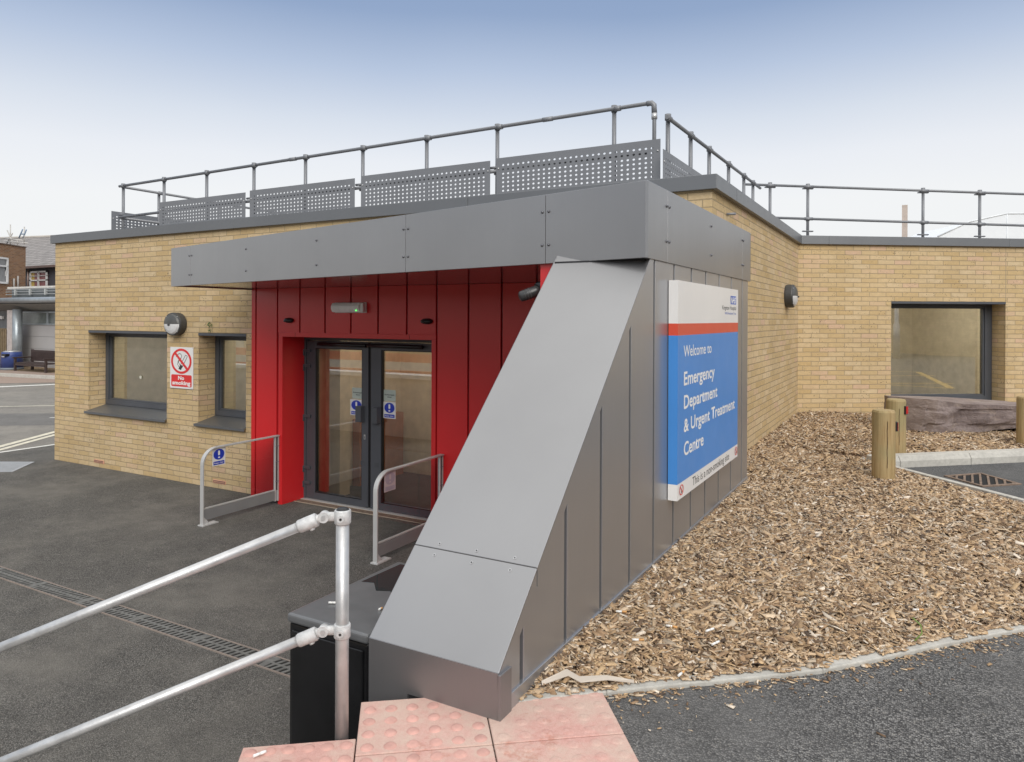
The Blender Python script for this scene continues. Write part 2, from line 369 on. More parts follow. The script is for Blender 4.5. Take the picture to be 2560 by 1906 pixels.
wall('wall', K[1], K[2], -.1, 3.62, [], .3, uoff=.11)
WC = (1.575, 3.566, 1.02, 2.706)
wall('wall', K[2], K3, -.1, 3.62, [WC], .30, uoff=.2)
wall('wall', (-12.6, 24), K[0], -.1, 3.62, [], .3)
wall('wall', (8, 24), (-12.6, 24), -.1, 3.62, [], .3)
wall('wall', K3, (8, 24), -.1, 3.62, [], .3)
q = off(-.3); rf = MB(); rf.prism([q[0], q[1], q[2], q[3], (7.7, 23.7), (-12.3, 23.7)], 3.56, 3.60); rf.build('roof', simple('roof_membrane', (.25,.25,.25), .9), B)
j = MB(); Pj = Vector((*K[2], 0))+CD*3.56+CN*.001
j.face([Pj+Vector((0,0,2.706)), Pj+CD*.009+Vector((0,0,2.706)), Pj+CD*.009+Vector((0,0,3.62)), Pj+Vector((0,0,3.62))]); j.build('movement_joint', simple('joint_sealant', (.30,.24,.16), .9), B)

def coping(segs):
    for i, (o0, o1, i0, i1) in enumerate(segs):
        mb = MB(); mb.prism([o0, o1, i1, i0], 3.612, 3.75); mb.build('coping', COP, B, .004)
oo, ii = off(.055), off(-.34)
def lerp(p, q_, t): return (p[0]+(q_[0]-p[0])*t, p[1]+(q_[1]-p[1])*t)
def run(i, cuts):
    L = math.dist(K[i], K[i+1] if i < 2 else K3); n_ = []; ts = [0]+[c/L for c in cuts]+[1]
    o0, o1, a0, a1 = oo[i], oo[i+1], ii[i], ii[i+1]
    for t0, t1 in zip(ts, ts[1:]):
        g = .0018/L*1; s0 = t0+(g if t0 > 0 else 0); s1 = t1-(g if t1 < 1 else 0)
        n_.append((lerp(o0, o1, s0), lerp(o0, o1, s1), lerp(a0, a1, s0), lerp(a0, a1, s1)))
    return n_
coping(run(0, [.67, 4.43, 8.2])); coping(run(1, [.85])); coping(run(2, [.46, 3.575, 6.7]))
coping([((-12.66, 6.8), (-12.66, 24), (-12.3, 7.2), (-12.3, 23.7))])

def window(P0, D, s0, s1, z0, z1, depth, fw_=.075, side=0, room=(2.4, .22), label=None, frz=.085, fwb=.075):
    """P0: wall origin, D: direction; opening s0..s1; frame sits depth behind the wall face"""
    n = Vector((D.y, -D.x, 0)); P0 = Vector((*P0, 0))
    M = Matrix(((D.x, -n.x, 0, P0.x), (D.y, -n.y, 0, P0.y), (0, 0, 1, 0), (0, 0, 0, 1)))  # local x=s, y=into wall, z
    g = bpy.data.objects.new('window', None); C.objects.link(g); g.location = M @ Vector(((s0+s1)/2, depth, z0)); g.parent = B; g.matrix_parent_inverse = WM(B).inverted(); g.empty_display_size = .1
    if label: g['label'] = label
    y0, y1 = depth, depth+.09; zb = z0+frz
    f = MB()
    for a, b, c, d in ((s0, s0+fw_, zb, z1), (s1-fw_, s1, zb, z1), (s0+fw_, s1-fw_, z1-.085, z1), (s0+fw_, s1-fw_, zb, zb+fwb)):
        f.box(a, b, y0, y1, c, d, M)
    for a, b, c, d in ((s0+fw_, s0+fw_+.025, zb+fwb, z1-.085), (s1-fw_-.025, s1-fw_, zb+fwb, z1-.085), (s0+fw_+.025, s1-fw_-.025, z1-.11, z1-.085), (s0+fw_+.025, s1-fw_-.025, zb+fwb, zb+fwb+.025)):
        f.box(a, b, y0+.02, y1, c, d, M)
    f.build('frame', FRAME, g, .003)
    p = MB(); a, b, c, d = s0+fw_+.02, s1-fw_-.02, zb+fwb+.02, z1-.105; p.face([M @ Vector(v) for v in ((a, y0+.045, c), (b, y0+.045, c), (b, y0+.045, d), (a, y0+.045, d))]); p.build('pane', GLS, g)
    s = MB(); t = [M @ Vector(v) for v in ((s0-.03, -.055, z0), (s1+.03, -.055, z0), (s1, -.002, z0+.012), (s1, y0+.03, zb+.002), (s0, y0+.03, zb+.002), (s0, -.002, z0+.012))]
    s.face(t); lo = [v-Vector((0, 0, .033)) for v in t]; s.face(lo[::-1])
    for i in range(6): k = (i+1) % 6; s.face([t[i], lo[i], lo[k], t[k]])
    s.build('sill', COP, g, .003)
    l = MB(); l.box(s0+.001, s1-.001, -.006, y0, z1-.038, z1-.003, M); l.build('lintel', FRAME, g)
    rm = MB(); rd, e = room; a, b, c, d = s0+.02, s1-.02, zb+.02, z1-.02; y2 = y1+e; y3 = y2+rd
    V = lambda x, y, z: M @ Vector((x, y, z))
    for x in (a, b): rm.face([V(x, y1, c), V(x, y2, c), V(x, y2, d), V(x, y1, d)])
    for z in (c, d): rm.face([V(a, y1, z), V(b, y1, z), V(b, y2, z), V(a, y2, z)])
    rm.build('window_reveal', CREAM, g); rm = MB()
    a2, b2, c2, d2 = s0-.4, s1+.4, z0-.8, z1+.3
    for x in (a2, b2): rm.face([V(x, y2, c2), V(x, y3, c2), V(x, y3, d2), V(x, y2, d2)])
    for z in (c2, d2): rm.face([V(a2, y2, z), V(b2, y2, z), V(b2, y3, z), V(a2, y3, z)])
    rm.face([V(a2, y3, c2), V(b2, y3, c2), V(b2, y3, d2), V(a2, y3, d2)])
    for u0_, u1_, w0_, w1_ in ((a2, a, c2, d2), (b, b2, c2, d2), (a, b, c2, c), (a, b, d, d2)): rm.face([V(u0_, y2, w0_), V(u1_, y2, w0_), V(u1_, y2, w1_), V(u0_, y2, w1_)])
    rm.build('room_interior', ROOM, g)
    return g, M
wa, Ma = window(K[0], Vector((1, 0, 0)), *W1, .28)
dt = MB(); F = Flat((0, 7.14, 0), (1, 0, 0), (0, 0, 1)); F.disc(dt, -10.76, 1.437, .03, .024, .0, 16); dt.build('round_sticker', simple('pale_sticker', (.6,.6,.5), .5), wa)
wb, _ = window(K[0], Vector((1, 0, 0)), *W2, .28)
wc, Mc = window(K[2], CD, *WC, .30, .125, frz=.03)
lm = MB(); lm.box(2.0, 3.3, 1.0, 1.5, 2.88, 2.95, Mc)
em, t, p = newmat('unseen_room_light'); p.inputs['Emission Color'].default_value = (1, .90, .72, 1); p.inputs['Emission Strength'].default_value = 3.4
em2 = em.copy(); em2.name = 'bright_unseen_room_light'; em2.node_tree.nodes['Principled BSDF'].inputs['Emission Strength'].default_value = 8; lm.build('unseen_room_light', em2, wc)
lm = MB(); lm.box(-11.3, -10.0, 7.6, 8.2, 2.40, 2.44); lm.build('unseen_room_light', em, wa)  # unseen glowing panel added to brighten the wide front window
lm = MB(); lm.box(-8.9, -8.0, 7.6, 8.2, 2.40, 2.44); lm.build('unseen_room_light', em, wb)  # another added panel, out of view, brightening the narrow window
# air bricks, overflow pipe
for a0, a1 in ((-11.473, -11.2), (-8.636, -8.377)):
    g = MB(); g.box(a0, a1, 6.822, 6.84, .068, .12); ab = g.build('air_brick', TERRA, B, .003)
    h = MB()
    for r_ in (0, 1):
        for k in range(11): h.box(a0+.012+k*.0228, a0+.024+k*.0228, 6.8195, 6.8225, .078+r_*.021, .090+r_*.021)
    h.build('vent_slots', DARK, ab)
pp = MB(); pp.tube([(-1.75, 7.42, 3.46), (-1.60, 7.42, 3.455)], .013); pp.build('overflow_pipe', RAILM, B)

# ------------------------------------------------------------------ red cladding and door
CB = 6.65
rc = MB(); seams = [-7.587, -7.192, -4.699, -4.276, -3.859, -3.44, -3.02, -2.6]; up_ = [-6.797, -6.372, -5.955, -5.536, -5.115]
ed = [-7.665]+seams+[-2.1]; g = .012
for a, b in zip(ed, ed[1:]):
    if a == -7.192: continue
    z0 = .04
    rc.box(a+g, b-g, CB, CB+.03, z0, 2.771)
e2 = [-7.192]+up_+[-4.699]
for a, b in zip(e2, e2[1:]): rc.box(a+g, b-g, CB, CB+.03, 2.205, 2.771)
cl = rc.build('red_cladding', RED, B, .003)
jb = MB(); jb.box(-7.665, -7.16, CB+.028, CB+.05, .04, 2.76); jb.box(-7.16, -4.70, CB+.028, CB+.05, 2.2, 2.76); jb.box(-4.70, -2.1, CB+.028, CB+.05, .04, 2.76); jb.build('joint', DRED, cl)
rr = MB(); rr.box(-7.67, -7.655, CB+.002, 6.83, .04, 2.76); rr.build('return_panel', RED, cl)
pt = MB()
pt.box(-7.165, -7.093, CB-.006, 7.03, 0, 2.15); pt.box(-4.762, -4.703, CB-.006, 7.03, 0, 2.15); pt.box(-7.165, -4.703, CB-.006, 7.03, 2.15, 2.208)
pt.build('door_portal', RED, cl, .003)
for a in (-6.87, -5.07): rv = MB(); rv.box(a-.002, a+.002, CB-.0075, CB-.0055, 2.15, 2.208); rv.build('trim_joint', DRED, cl)
dr = group('entrance_door', B)
DP = 7.03
f = MB(); f.box(-7.10, -7.06, DP-.01, DP+.07, 0, 2.145); f.box(-4.80, -4.755, DP-.01, DP+.07, 0, 2.145); f.box(-7.06, -4.80, DP-.01, DP+.07, 2.10, 2.145); f.build('door_frame', FRAME, dr, .003)
th_ = MB(); th_.box(-7.09, -4.76, DP-.06, DP+.08, 0, .012); th_.build('threshold', ALU, dr)
def leaf(a0, a1, g0, g1):
    l = MB(); y0, y1 = DP, DP+.055
    l.box(a0, g0, y0, y1, .018, 2.095); l.box(g1, a1, y0, y1, .018, 2.095); l.box(g0, g1, y0, y1, .018, .10); l.box(g0, g1, y0, y1, 2.0, 2.095)
    o = l.build('door_leaf', FRAME, dr, .003)
    s = MB(); s.box(g0, g0+.012, DP+.01, DP+.05, .10, 2.0); s.box(g1-.012, g1, DP+.01, DP+.05, .10, 2.0); s.box(g0+.012, g1-.012, DP+.01, DP+.05, .10, .112); s.box(g0+.012, g1-.012, DP+.01, DP+.05, 1.988, 2.0); s.build('glazing_gasket', BLACK, o)
    p = MB(); p.face([(g0+.01, DP+.04, .11), (g1-.01, DP+.04, .11), (g1-.01, DP+.04, 1.99), (g0+.01, DP+.04, 1.99)]); p.build('pane', GLD, o)
    return o
lf = leaf(-7.055, -6.005, -6.90, -6.108); rg = leaf(-5.962, -4.805, -5.80, -4.95)
gp = MB(); gp.box(-6.003, -5.964, DP+.02, DP+.05, .018, 2.095); gp.build('meeting_seal', BLACK, dr)
for a, z, o in ((-6.105, 1.19, lf), (-5.845, 1.19, rg)):
    h = MB(); h.prism([(a-.045, DP-.075), (a+.03, DP-.06), (a+.045, DP), (a-.045, DP)], z-.10, z+.10); h.build('handle', FRAME, o, .003)
kh = MB(); kh.box(-6.07, -6.045, DP-.004, DP, .87, .93); kh.build('keyhole_plate', GALV, lf); kh = MB(); kh.box(-6.062, -6.053, DP-.006, DP-.004, .88, .91); kh.build('keyhole', BLACK, lf)
for z in (1.96, 1.76, 1.096, .42, .22):
    h = MB(); h.box(-7.09, -6.975, DP-.022, DP-.002, z-.018, z+.02); h.box(-7.105, -7.08, DP-.03, DP-.005, z-.065, z+.02); h.build('hinge', FRAME, lf, .003)
for a in (-6.12, -5.90): h = MB(); h.box(a, a+.075, DP-.002, DP+.01, .54, .60); h.build('latch_plate', simple('latch_grey', (.06,.063,.07), .5), lf if a < -6 else rg)
for a0, a1 in ((-6.80, -5.995), (-5.97, -5.13)):
    h = MB(); h.tube([(a0, 6.975, 2.055), (a1, 6.975, 2.05)], .024, 12); h.box(a0+.03, a1-.03, 6.975, 7.03, 2.035, 2.07); h.build('door_closer_arm', BLACK, dr)
FD = Flat((0, DP+.035, 0), (1, 0, 0), (0, 0, 1))
PALE = simple('pale_green_label', (.46,.52,.46), .5, 0, .04)
for o, x0, x1 in ((lf, -6.296, -6.10), (rg, -5.785, -5.597)):
    k = group('notice_sticker', o); s = MB(); FD.rect(s, x0, x1, 1.368, 1.508, .001); s.build('sticker_sheet', PALE, k)
    lettering('Automatic', 'lettering', INK, k, FD.P(x0+.012, 1.44), FD.U, FD.V, x1-x0-.03, .017, .02, 0, .003)
    lettering('door', 'lettering', INK, k, FD.P((x0+x1)/2-.035, 1.412), FD.U, FD.V, .07, .017, .02, 0, .003)
keep_clear(FD, -6.325, -6.125, 1.157, 1.358, lf); keep_clear(FD, -5.787, -5.597, 1.155, 1.36, rg)
# lobby behind the doors
lb = MB(); a0, a1, y0, y1 = -7.04, -4.7, 7.12, 9.0
lb.face([(a0, y0, 0), (a0, y1, 0), (a0, y1, 2.5), (a0, y0, 2.5)]); lb.face([(a1, y0, 0), (a1, y1, 0), (a1, y1, 2.5), (a1, y0, 2.5)])
lb.face([(a0, y1, 0), (a1, y1, 0), (a1, y1, 2.5), (a0, y1, 2.5)]); lb.face([(a0, y0, 2.5), (a1, y0, 2.5), (a1, y1, 2.5), (a0, y1, 2.5)])
lb.box(-6.98, -6.72, 7.3, 7.5, 0, 2.5); lb.build('lobby_interior', BEIGE, B)
lm = MB(); lm.box(-6.4, -5.4, 7.5, 8.3, 2.44, 2.48); lm.build('unseen_room_light', em, B)  # unseen glowing panel added to lift the lobby behind the door glass
lf_ = MB(); lf_.box(a0, a1, 7.1, y1, -.02, .006); lf_.build('lobby_mat', MATF, B)
so_ = MB(); so_.box(-7.03, -6.9, 7.9, 8.9, 0, .95); so_.build('lobby_panel', ORANGE, B)

# ------------------------------------------------------------------ canopy and sloping fin wall
F0 = Vector((-7.722, 5.505, 0)); F1 = Vector((-1.388, 4.060, 0)); FD_ = (F1-F0).normalized(); FL = (F1-F0).length; FN = Vector((FD_.y, -FD_.x, 0))
cn = group('canopy', B); zb, zt = 2.757, 3.208
Mf = Matrix(((FD_.x, -FN.x, 0, F0.x), (FD_.y, -FN.y, 0, F0.y), (0, 0, 1, 0), (0, 0, 0, 1)))
cuts = [0, .515, 4.32, 5.74, FL]
for a, b in zip(cuts, cuts[1:]):
    k = MB(); k.box(a+(.002 if a else 0), b-(.002 if b < FL else 0), 0, .03, zb, zt, Mf); k.build('fascia_panel', GREY, cn, .002)
yc = [4.062, 4.48, 6.715, 7.07]
for a, b in zip(yc, yc[1:]):
    k = MB(); k.box(-1.416, -1.386, a+(.002 if a > 4.07 else .030), b-.002, zb, zt+.006); k.build('fascia_panel', GREY, cn, .002)
k = MB(); k.box(-7.722, -7.692, 5.54, 6.83, zb, zt); k.build('fascia_panel', GREY, cn, .002)
k = MB(); k.prism([(-7.70, 5.53), (-1.42, 4.10), (-1.42, 7.06), (-1.69, 7.06), (-1.69, 6.83), (-7.70, 6.83)], 3.17, 3.19); k.build('canopy_roof', COP, cn)
k = MB(); k.box(-1.69, -1.386, 7.06, 7.07, zb, zt); k.build('fascia_panel', GREY, cn)
bl = MB(); rows = np.arange(4.10, 6.83, .20)
la = lambda b: max(-7.69, -1.388-(b-4.060-.035)/.2282)
for b0 in rows:
    b1 = min(b0+.196, 6.83); bl.prism([(la(b0), b0), (-1.45, b0), (-1.45, b1), (la(b1), b1)], 2.772, 2.79)
bl.build('soffit_board', SOF, cn)
bk = MB(); bk.prism([(-7.70, 5.53), (-1.43, 4.10), (-1.43, 6.83), (-7.70, 6.83)], 2.793, 2.80); bk.build('soffit_backing', DARK, cn)
rvp = []
def dome(mb, M, s, y, z, r=.011):
    c = M @ Vector((s, y, z)); mb.sphere(c, r, r, r, 8, 6)
for s in (.487, .543, 4.295, 4.35, 5.713, 5.768):
    for z in (3.095, 2.878): rvp.append(Mf @ Vector((s, -.001, z)))
for s in (1.79, 3.073):
    for z in (3.092, 2.871): rvp.append(Mf @ Vector((s, -.001, z)))
for b in (4.452, 4.508, 5.578, 6.69, 6.74):
    for z in (3.11, 2.888): rvp.append(Vector((-1.385, b, z)))
RIV = simple('rivet_head', (.13,.13,.14), .35, .6)
for c in rvp: k = MB(); k.sphere(c, .010, .010, .010, 8, 6); k.build('rivet', RIV, cn)

fn = group('fin_wall', B)
# inner red lining and core
k = MB(); k.prism([(-2.185, 4.275), (-1.9, 4.21), (-1.9, 6.66), (-2.185, 6.66)], .0, 2.77); k.build('red_lining', RED, fn)
k = MB(); k.box(-2.02, -1.42, 4.15, 7.0, 0, 2.76); k.build('wall_core', DARK, fn)
sz = lambda b: 1.04+.972*(b-2.392)
# side cladding: panels between seams, cut off under the slope
sb_ = [2.40, 2.584, 3.002, 3.42, 3.837, 4.253, 4.66, 5.075, 5.47, 5.89, 6.324, 6.761, 7.011]
k = MB(); X = -1.398; tr = .085
def sidepanel(b0, b1, lo):
    def top(b): return min(2.757, sz(b)-tr)
    bs = [b0]+([b for b in (4.158+tr/.972,) if b0 < b < b1])+[b1]
    pts = [(b0, lo), (b1, lo)]+[(b, top(b)) for b in reversed(bs)]
    n = len(pts); base = len(k.v)
    k.v += [(X, p[0], p[1]) for p in pts]+[(X-.02, p[0], p[1]) for p in pts]
    k.f.append(tuple(base+i for i in range(n)))
    for i in range(n): j2 = (i+1) % n; k.f.append((base+i, base+n+i, base+n+j2, base+j2))
for b0, b1 in zip(sb_, sb_[1:]):
    if b0 == 2.40: sidepanel(b0, b1-.015, .86)
    else: sidepanel(b0+.015, b1-(.015 if b1 < 7 else 0), .86)
k.build('side_cladding', GREYD, fn, .002)
k = MB(); pts = [(2.40, .5), (7.0, .5), (7.0, 2.757), (4.16+.02/.972, 2.757), (2.40, sz(2.40)-.02)]
n = len(pts); k.v += [(X-.018, p[0], p[1]) for p in pts]+[(-2.028, p[0], p[1]) for p in pts]
k.f.append(tuple(range(n))); k.f.append(tuple(range(2*n-1, n-1, -1)))
for i in range(n): j2 = (i+1) % n; k.f.append((i, n+i, n+j2, j2))
k.build('fin_core', DARK, fn)
k = MB(); k.box(X-.015, X+.008, 2.45, 7.012, .84, .925); k.build('base_flashing', GREYD, fn, .002)
k = MB(); k.box(X-.30, X-.002, 7.0, 7.011, .84, 2.757); k.build('end_panel', GREYD, fn)
k = MB()  # flashing strip that follows the sloping edge
for (b0, b1) in ((2.392, 2.708), (2.716, 4.235)):
    k.v += [(X+.003, b0, sz(b0)-tr), (X+.003, b1, sz(b1)-tr), (X+.003, b1, sz(b1)), (X+.003, b0, sz(b0)), (X-.02, b0, sz(b0)-tr), (X-.02, b1, sz(b1)-tr), (X-.02, b1, sz(b1)-.004), (X-.02, b0, sz(b0)-.004)]
    b = len(k.v)-8
    for f_ in ((0,1,2,3), (0,4,5,1), (3,2,6,7), (0,3,7,4), (1,5,6,2)): k.f.append(tuple(b+i for i in f_))
k.build('edge_flashing', GREYD, fn)
# left side panel
k = MB(); pts = [(2.40, .0), (4.2, .0), (4.2, 2.80), (2.40, sz(2.40))]
k.face([(-2.029, p[0], p[1]) for p in reversed(pts)]); k.build('side_cladding', GREYD, fn)
def slope(b0, b1):
    k = MB(); t = .012
    k.v += [(a, b, sz(b)+dz) for dz in (0, -t) for a, b in ((-2.032, b0), (X+.004, b0), (X+.004, b1), (-2.032, b1))]
    for f_ in ((0,1,2,3), (7,6,5,4), (0,4,5,1), (1,5,6,2), (2,6,7,3), (3,7,4,0)): k.f.append(f_)
    return k.build('slope_panel', GREY, fn, .002)
slope(2.392, 2.709); slope(2.7125, 4.235)
k = MB()
nrm = Vector((0, -.697, .717)); PRIV = simple('pale_rivet', (.42,.42,.42), .4, .6)
for a in (-1.905, -1.706, -1.512):
    for b in (2.6875, 2.729):
        c = Vector((a, b, sz(b))); k = MB(); k.tube([c-nrm*.001, c+nrm*.002], .0080, 12); rvo = k.build('rivet', PRIV, fn)
        k = MB(); k.tube([c+nrm*.0019, c+nrm*.0026], .0035, 8); k.build('rivet_hole', DARK, rvo)
# foot of the fin: front face with a notch over the paving
k = MB(); pts = [(-2.03, .0), (-1.825, .0), (-1.825, .855), (-1.398, .862), (-1.394, 1.042), (-2.03, 1.04)]
k.face([(p[0], 2.388, p[1]) for p in pts]); k.face([(p[0], 2.402, p[1]) for p in reversed(pts)])
for i in range(6): j2 = (i+1) % 6; k.face([(pts[i][0], 2.388, pts[i][1]), (pts[i][0], 2.402, pts[i][1]), (pts[j2][0], 2.402, pts[j2][1]), (pts[j2][0], 2.388, pts[j2][1])])
k.box(-1.398, -1.384, 2.388, 2.478, .858, 1.036); k.build('foot_panel', clad('foot_cladding', (.29,.285,.29), .45), fn, .002)

# ------------------------------------------------------------------ main sign
S = X+.065
sg = thing('welcome_sign', (X, 5.4, 1.24), 'tall blue, white and red hospital welcome sign on the grey cladding beside the bark bed', 'sign')
FS = Flat((S, 0, 0), (0, 1, 0), (0, 0, 1))
b0, b1 = 4.53, 6.285
for z0, z1, mt, nm in ((1.241, 1.344, WHITE, 'bottom_band'), (1.344, 2.294, SBLUE, 'blue_panel'), (2.294, 2.371, SRED, 'red_band'), (2.371, 2.647, WHITE, 'top_band')):
    k = MB(); k.box(X+.004, S, b0, b1, z0, z1); k.build(nm, mt, sg)
for txt, x, y, w_, h_, bd, mt in (('Welcome to', 4.660, 2.153, .727, .077, .006, TXW), ('Emergency', 4.670, 1.967, .815, .090, .018, TXW), ('Department', 4.672, 1.813, .900, .090, .018, TXW),
        ('& Urgent Treatment', 4.672, 1.660, 1.497, .088, .018, TXW), ('Centre', 4.675, 1.505, .495, .090, .018, TXW), ('This is a non-smoking site', 4.885, 1.268, 1.088, .060, 0, INK),
        ('Kingston Hospital', 5.719, 2.476, .489, .034, 0, INK), ('NHS Foundation Trust', 5.812, 2.438, .396, .020, 0, NBLUE)):
    lettering(txt, 'lettering', mt, sg, FS.P(x, y), FS.U, FS.V, w_, h_, bd)
k = MB(); FS.rect(k, 6.002, 6.207, 2.522, 2.590, .0007); k.build('logo_plate', NBLUE, sg)
lettering('NHS', 'lettering', TXW, sg, FS.P(6.012, 2.531), FS.U, FS.V, .182, .050, .03, .25, .0014)
no_smoking(FS, 4.618, 1.297, .046, .034, .001, sg, False); no_smoking(FS, 6.222, 1.296, .046, .034, .001, sg, False)
for x0 in (4.618, 6.222): pass

# ------------------------------------------------------------------ no smoking sign
ns = thing('no_smoking_sign', (-9.32, 6.8, 1.36), 'white and red no smoking sign on the brick pier below the round wall lamp', 'sign')
k = MB(); k.box(-9.576, -9.066, 6.818, 6.828, 1.358, 1.958); k.build('backing_board', WHITE, ns, .002)
FN_ = Flat((0, 6.818, 0), (1, 0, 0), (0, 0, 1))
no_smoking(FN_, -9.323, 1.755, .228, .183, .001, ns)
k = MB(); FN_.rrect(k, -9.548, -9.092, 1.385, 1.558, .02, .001, 1.25); k.build('red_panel', NSRED, ns)
lettering('No', 'lettering', TXW, ns, FN_.P(-9.39, 1.486), FN_.U, FN_.V, .135, .054, .035, 0, .003)
lettering('smoking', 'lettering', TXW, ns, FN_.P(-9.522, 1.413), FN_.U, FN_.V, .405, .056, .035, 0, .003)
k = MB()
for a in (-9.56, -9.082):
    for z in (1.372, 1.944): FN_.disc(k, a, z, .005, .004, .0012, 8)
k.build('fixing_screw', INKG, ns)

# ------------------------------------------------------------------ bulkhead lamps
LENS = simple('frosted_lens', (.62,.62,.61), .3)
def bulkhead(P, U, Nn, label):
    t = thing('wall_lamp', P, label, 'lamp', 'round bulkhead wall lamps'); P = Vector(P); U = Vector(U); Nn = Vector(Nn); Z = Vector((0, 0, 1)); n = 40
    def ringpt(k, r, d, kz=1): a = 2*math.pi*k/n; return P+U*math.cos(a)*.19*r+Z*math.sin(a)*.168*r*kz+Nn*d
    prof = [(0, .0), (.97, 0), (1.0, .02), (1.0, .095), (.97, .112), (.90, .118)]
    m_ = MB()
    for (r0, d0), (r1, d1) in zip(prof, prof[1:]):
        for k in range(n): m_.face([ringpt(k, r0, d0), ringpt(k+1, r0, d0), ringpt(k+1, r1, d1), ringpt(k, r1, d1)], smooth=True)
    m_.build('lamp_body', simple('lamp_grey', (.06,.06,.058), .5, .2), t)
    dm = [(.90, .114), (.78, .136), (.55, .152), (.3, .160), (0, .163)]
    for nm, mt, lo, hi in (('upper_cover', simple('cover_grey', (.085,.085,.08), .45, .2), 0, 20), ('lens', LENS, 20, 40)):
        m_ = MB()
        for (r0, d0), (r1, d1) in zip(dm, dm[1:]):
            for k in range(lo, hi): m_.face([ringpt(k, r0, d0), ringpt(k+1, r0, d0), ringpt(k+1, r1, d1), ringpt(k, r1, d1)], smooth=True)
        m_.build(nm, mt, t)
    m_ = MB(); m_.sphere(P-Z*.01+Nn*.160-U*.0, .026, .026, .014); m_.build('sensor_eye', BLACK, t)
    m_ = MB()
    for a in (45, 135, 225, 315): c = P+U*math.cos(R(a))*.175+Z*math.sin(R(a))*.155+Nn*.116; m_.sphere(c, .007, .007, .007, 8, 6)
    m_.build('cover_screw', GALV, t)
bulkhead((-9.40, 6.83, 2.293), (1, 0, 0), (0, -1, 0), 'round grey bulkhead lamp on the brick above the no smoking sign')
bulkhead((-1.69, 11.19, 2.74), (0, 1, 0), (1, 0, 0), 'round grey bulkhead lamp on the side brick wall near the inner corner')

# emergency light, sensors, camera dome
eg = thing('emergency_light', (-5.957, 6.65, 2.46), 'white emergency light with a green indicator on the red cladding above the doors', 'lamp')
k = MB(); k.box(-6.19, -5.70, 6.625, 6.65, 2.455, 2.58); k.build('back_plate', WHITE, eg, .004)
k = MB(); Mx = Matrix.Identity(4); k.prism([(6.625, 2.460), (6.585, 2.466), (6.565, 2.50), (6.565, 2.535), (6.585, 2.572), (6.625, 2.577)], -6.197, -5.76, Matrix(((0,0,1,0), (1,0,0,0), (0,1,0,0), (0,0,0,1)))); k.build('diffuser', simple('diffuser_white', (.92,.92,.93), .3), eg, .004)
k = MB(); k.box(-5.76, -5.705, 6.58, 6.63, 2.462, 2.572); k.build('end_cap', WHITE, eg, .006)
gm, t, p = newmat('green_led'); p.inputs['Base Color'].default_value = (.05,.6,.1,1); p.inputs['Emission Color'].default_value = (.15, 1, .2, 1); p.inputs['Emission Strength'].default_value = 1.5
k = MB(); k.sphere((-5.80, 6.563, 2.483), .010, .006, .009); k.build('indicator_lamp', gm, eg)
for a, lab in ((-6.977, 'small black door sensor over the left end of the doorway'), (-4.825, 'small black door sensor over the right end of the doorway')):
    t_ = thing('door_sensor', (a, 6.65, 2.36), lab, 'sensor', 'black sensors over the doorway')
    k = MB(); k.sphere((a, 6.64, 2.36), .082, .05, .034, 16, 10); k.build('sensor_housing', BLACK, t_); k = MB(); k.sphere((a-.02, 6.60, 2.35), .03, .02, .014); k.build('sensor_window', simple('sensor_glass', (.03,.03,.03), .05), t_)
cc = thing('security_camera', (-2.2, 4.5, 2.60), 'black security camera on the red lining under the canopy behind the sloping fin', 'camera')
k = MB(); k.tube([(-2.18, 4.40, 2.62), (-2.215, 4.36, 2.62), (-2.235, 4.335, 2.60)], .038, 14); k.build('bracket_arm', BLACK, cc)
k = MB(); k.tube([(-2.21, 4.36, 2.605), (-2.25, 4.325, 2.58), (-2.325, 4.262, 2.545), (-2.332, 4.256, 2.542)], .04, 16, rs=[.034, .038, .036, .024]); k.build('camera_body', simple('gunmetal', (.06,.06,.06), .35, .3), cc)
k = MB()
for f_ in (.35, .55, .75): a = Vector((-2.25, 4.325, 2.58)).lerp(Vector((-2.325, 4.262, 2.545)), f_); b = a.lerp(Vector((-2.325, 4.262, 2.545)), .1); k.tube([a, b], .0395, 16)
k.build('cooling_ring', simple('ring_grey', (.12,.12,.12), .4, .4), cc)

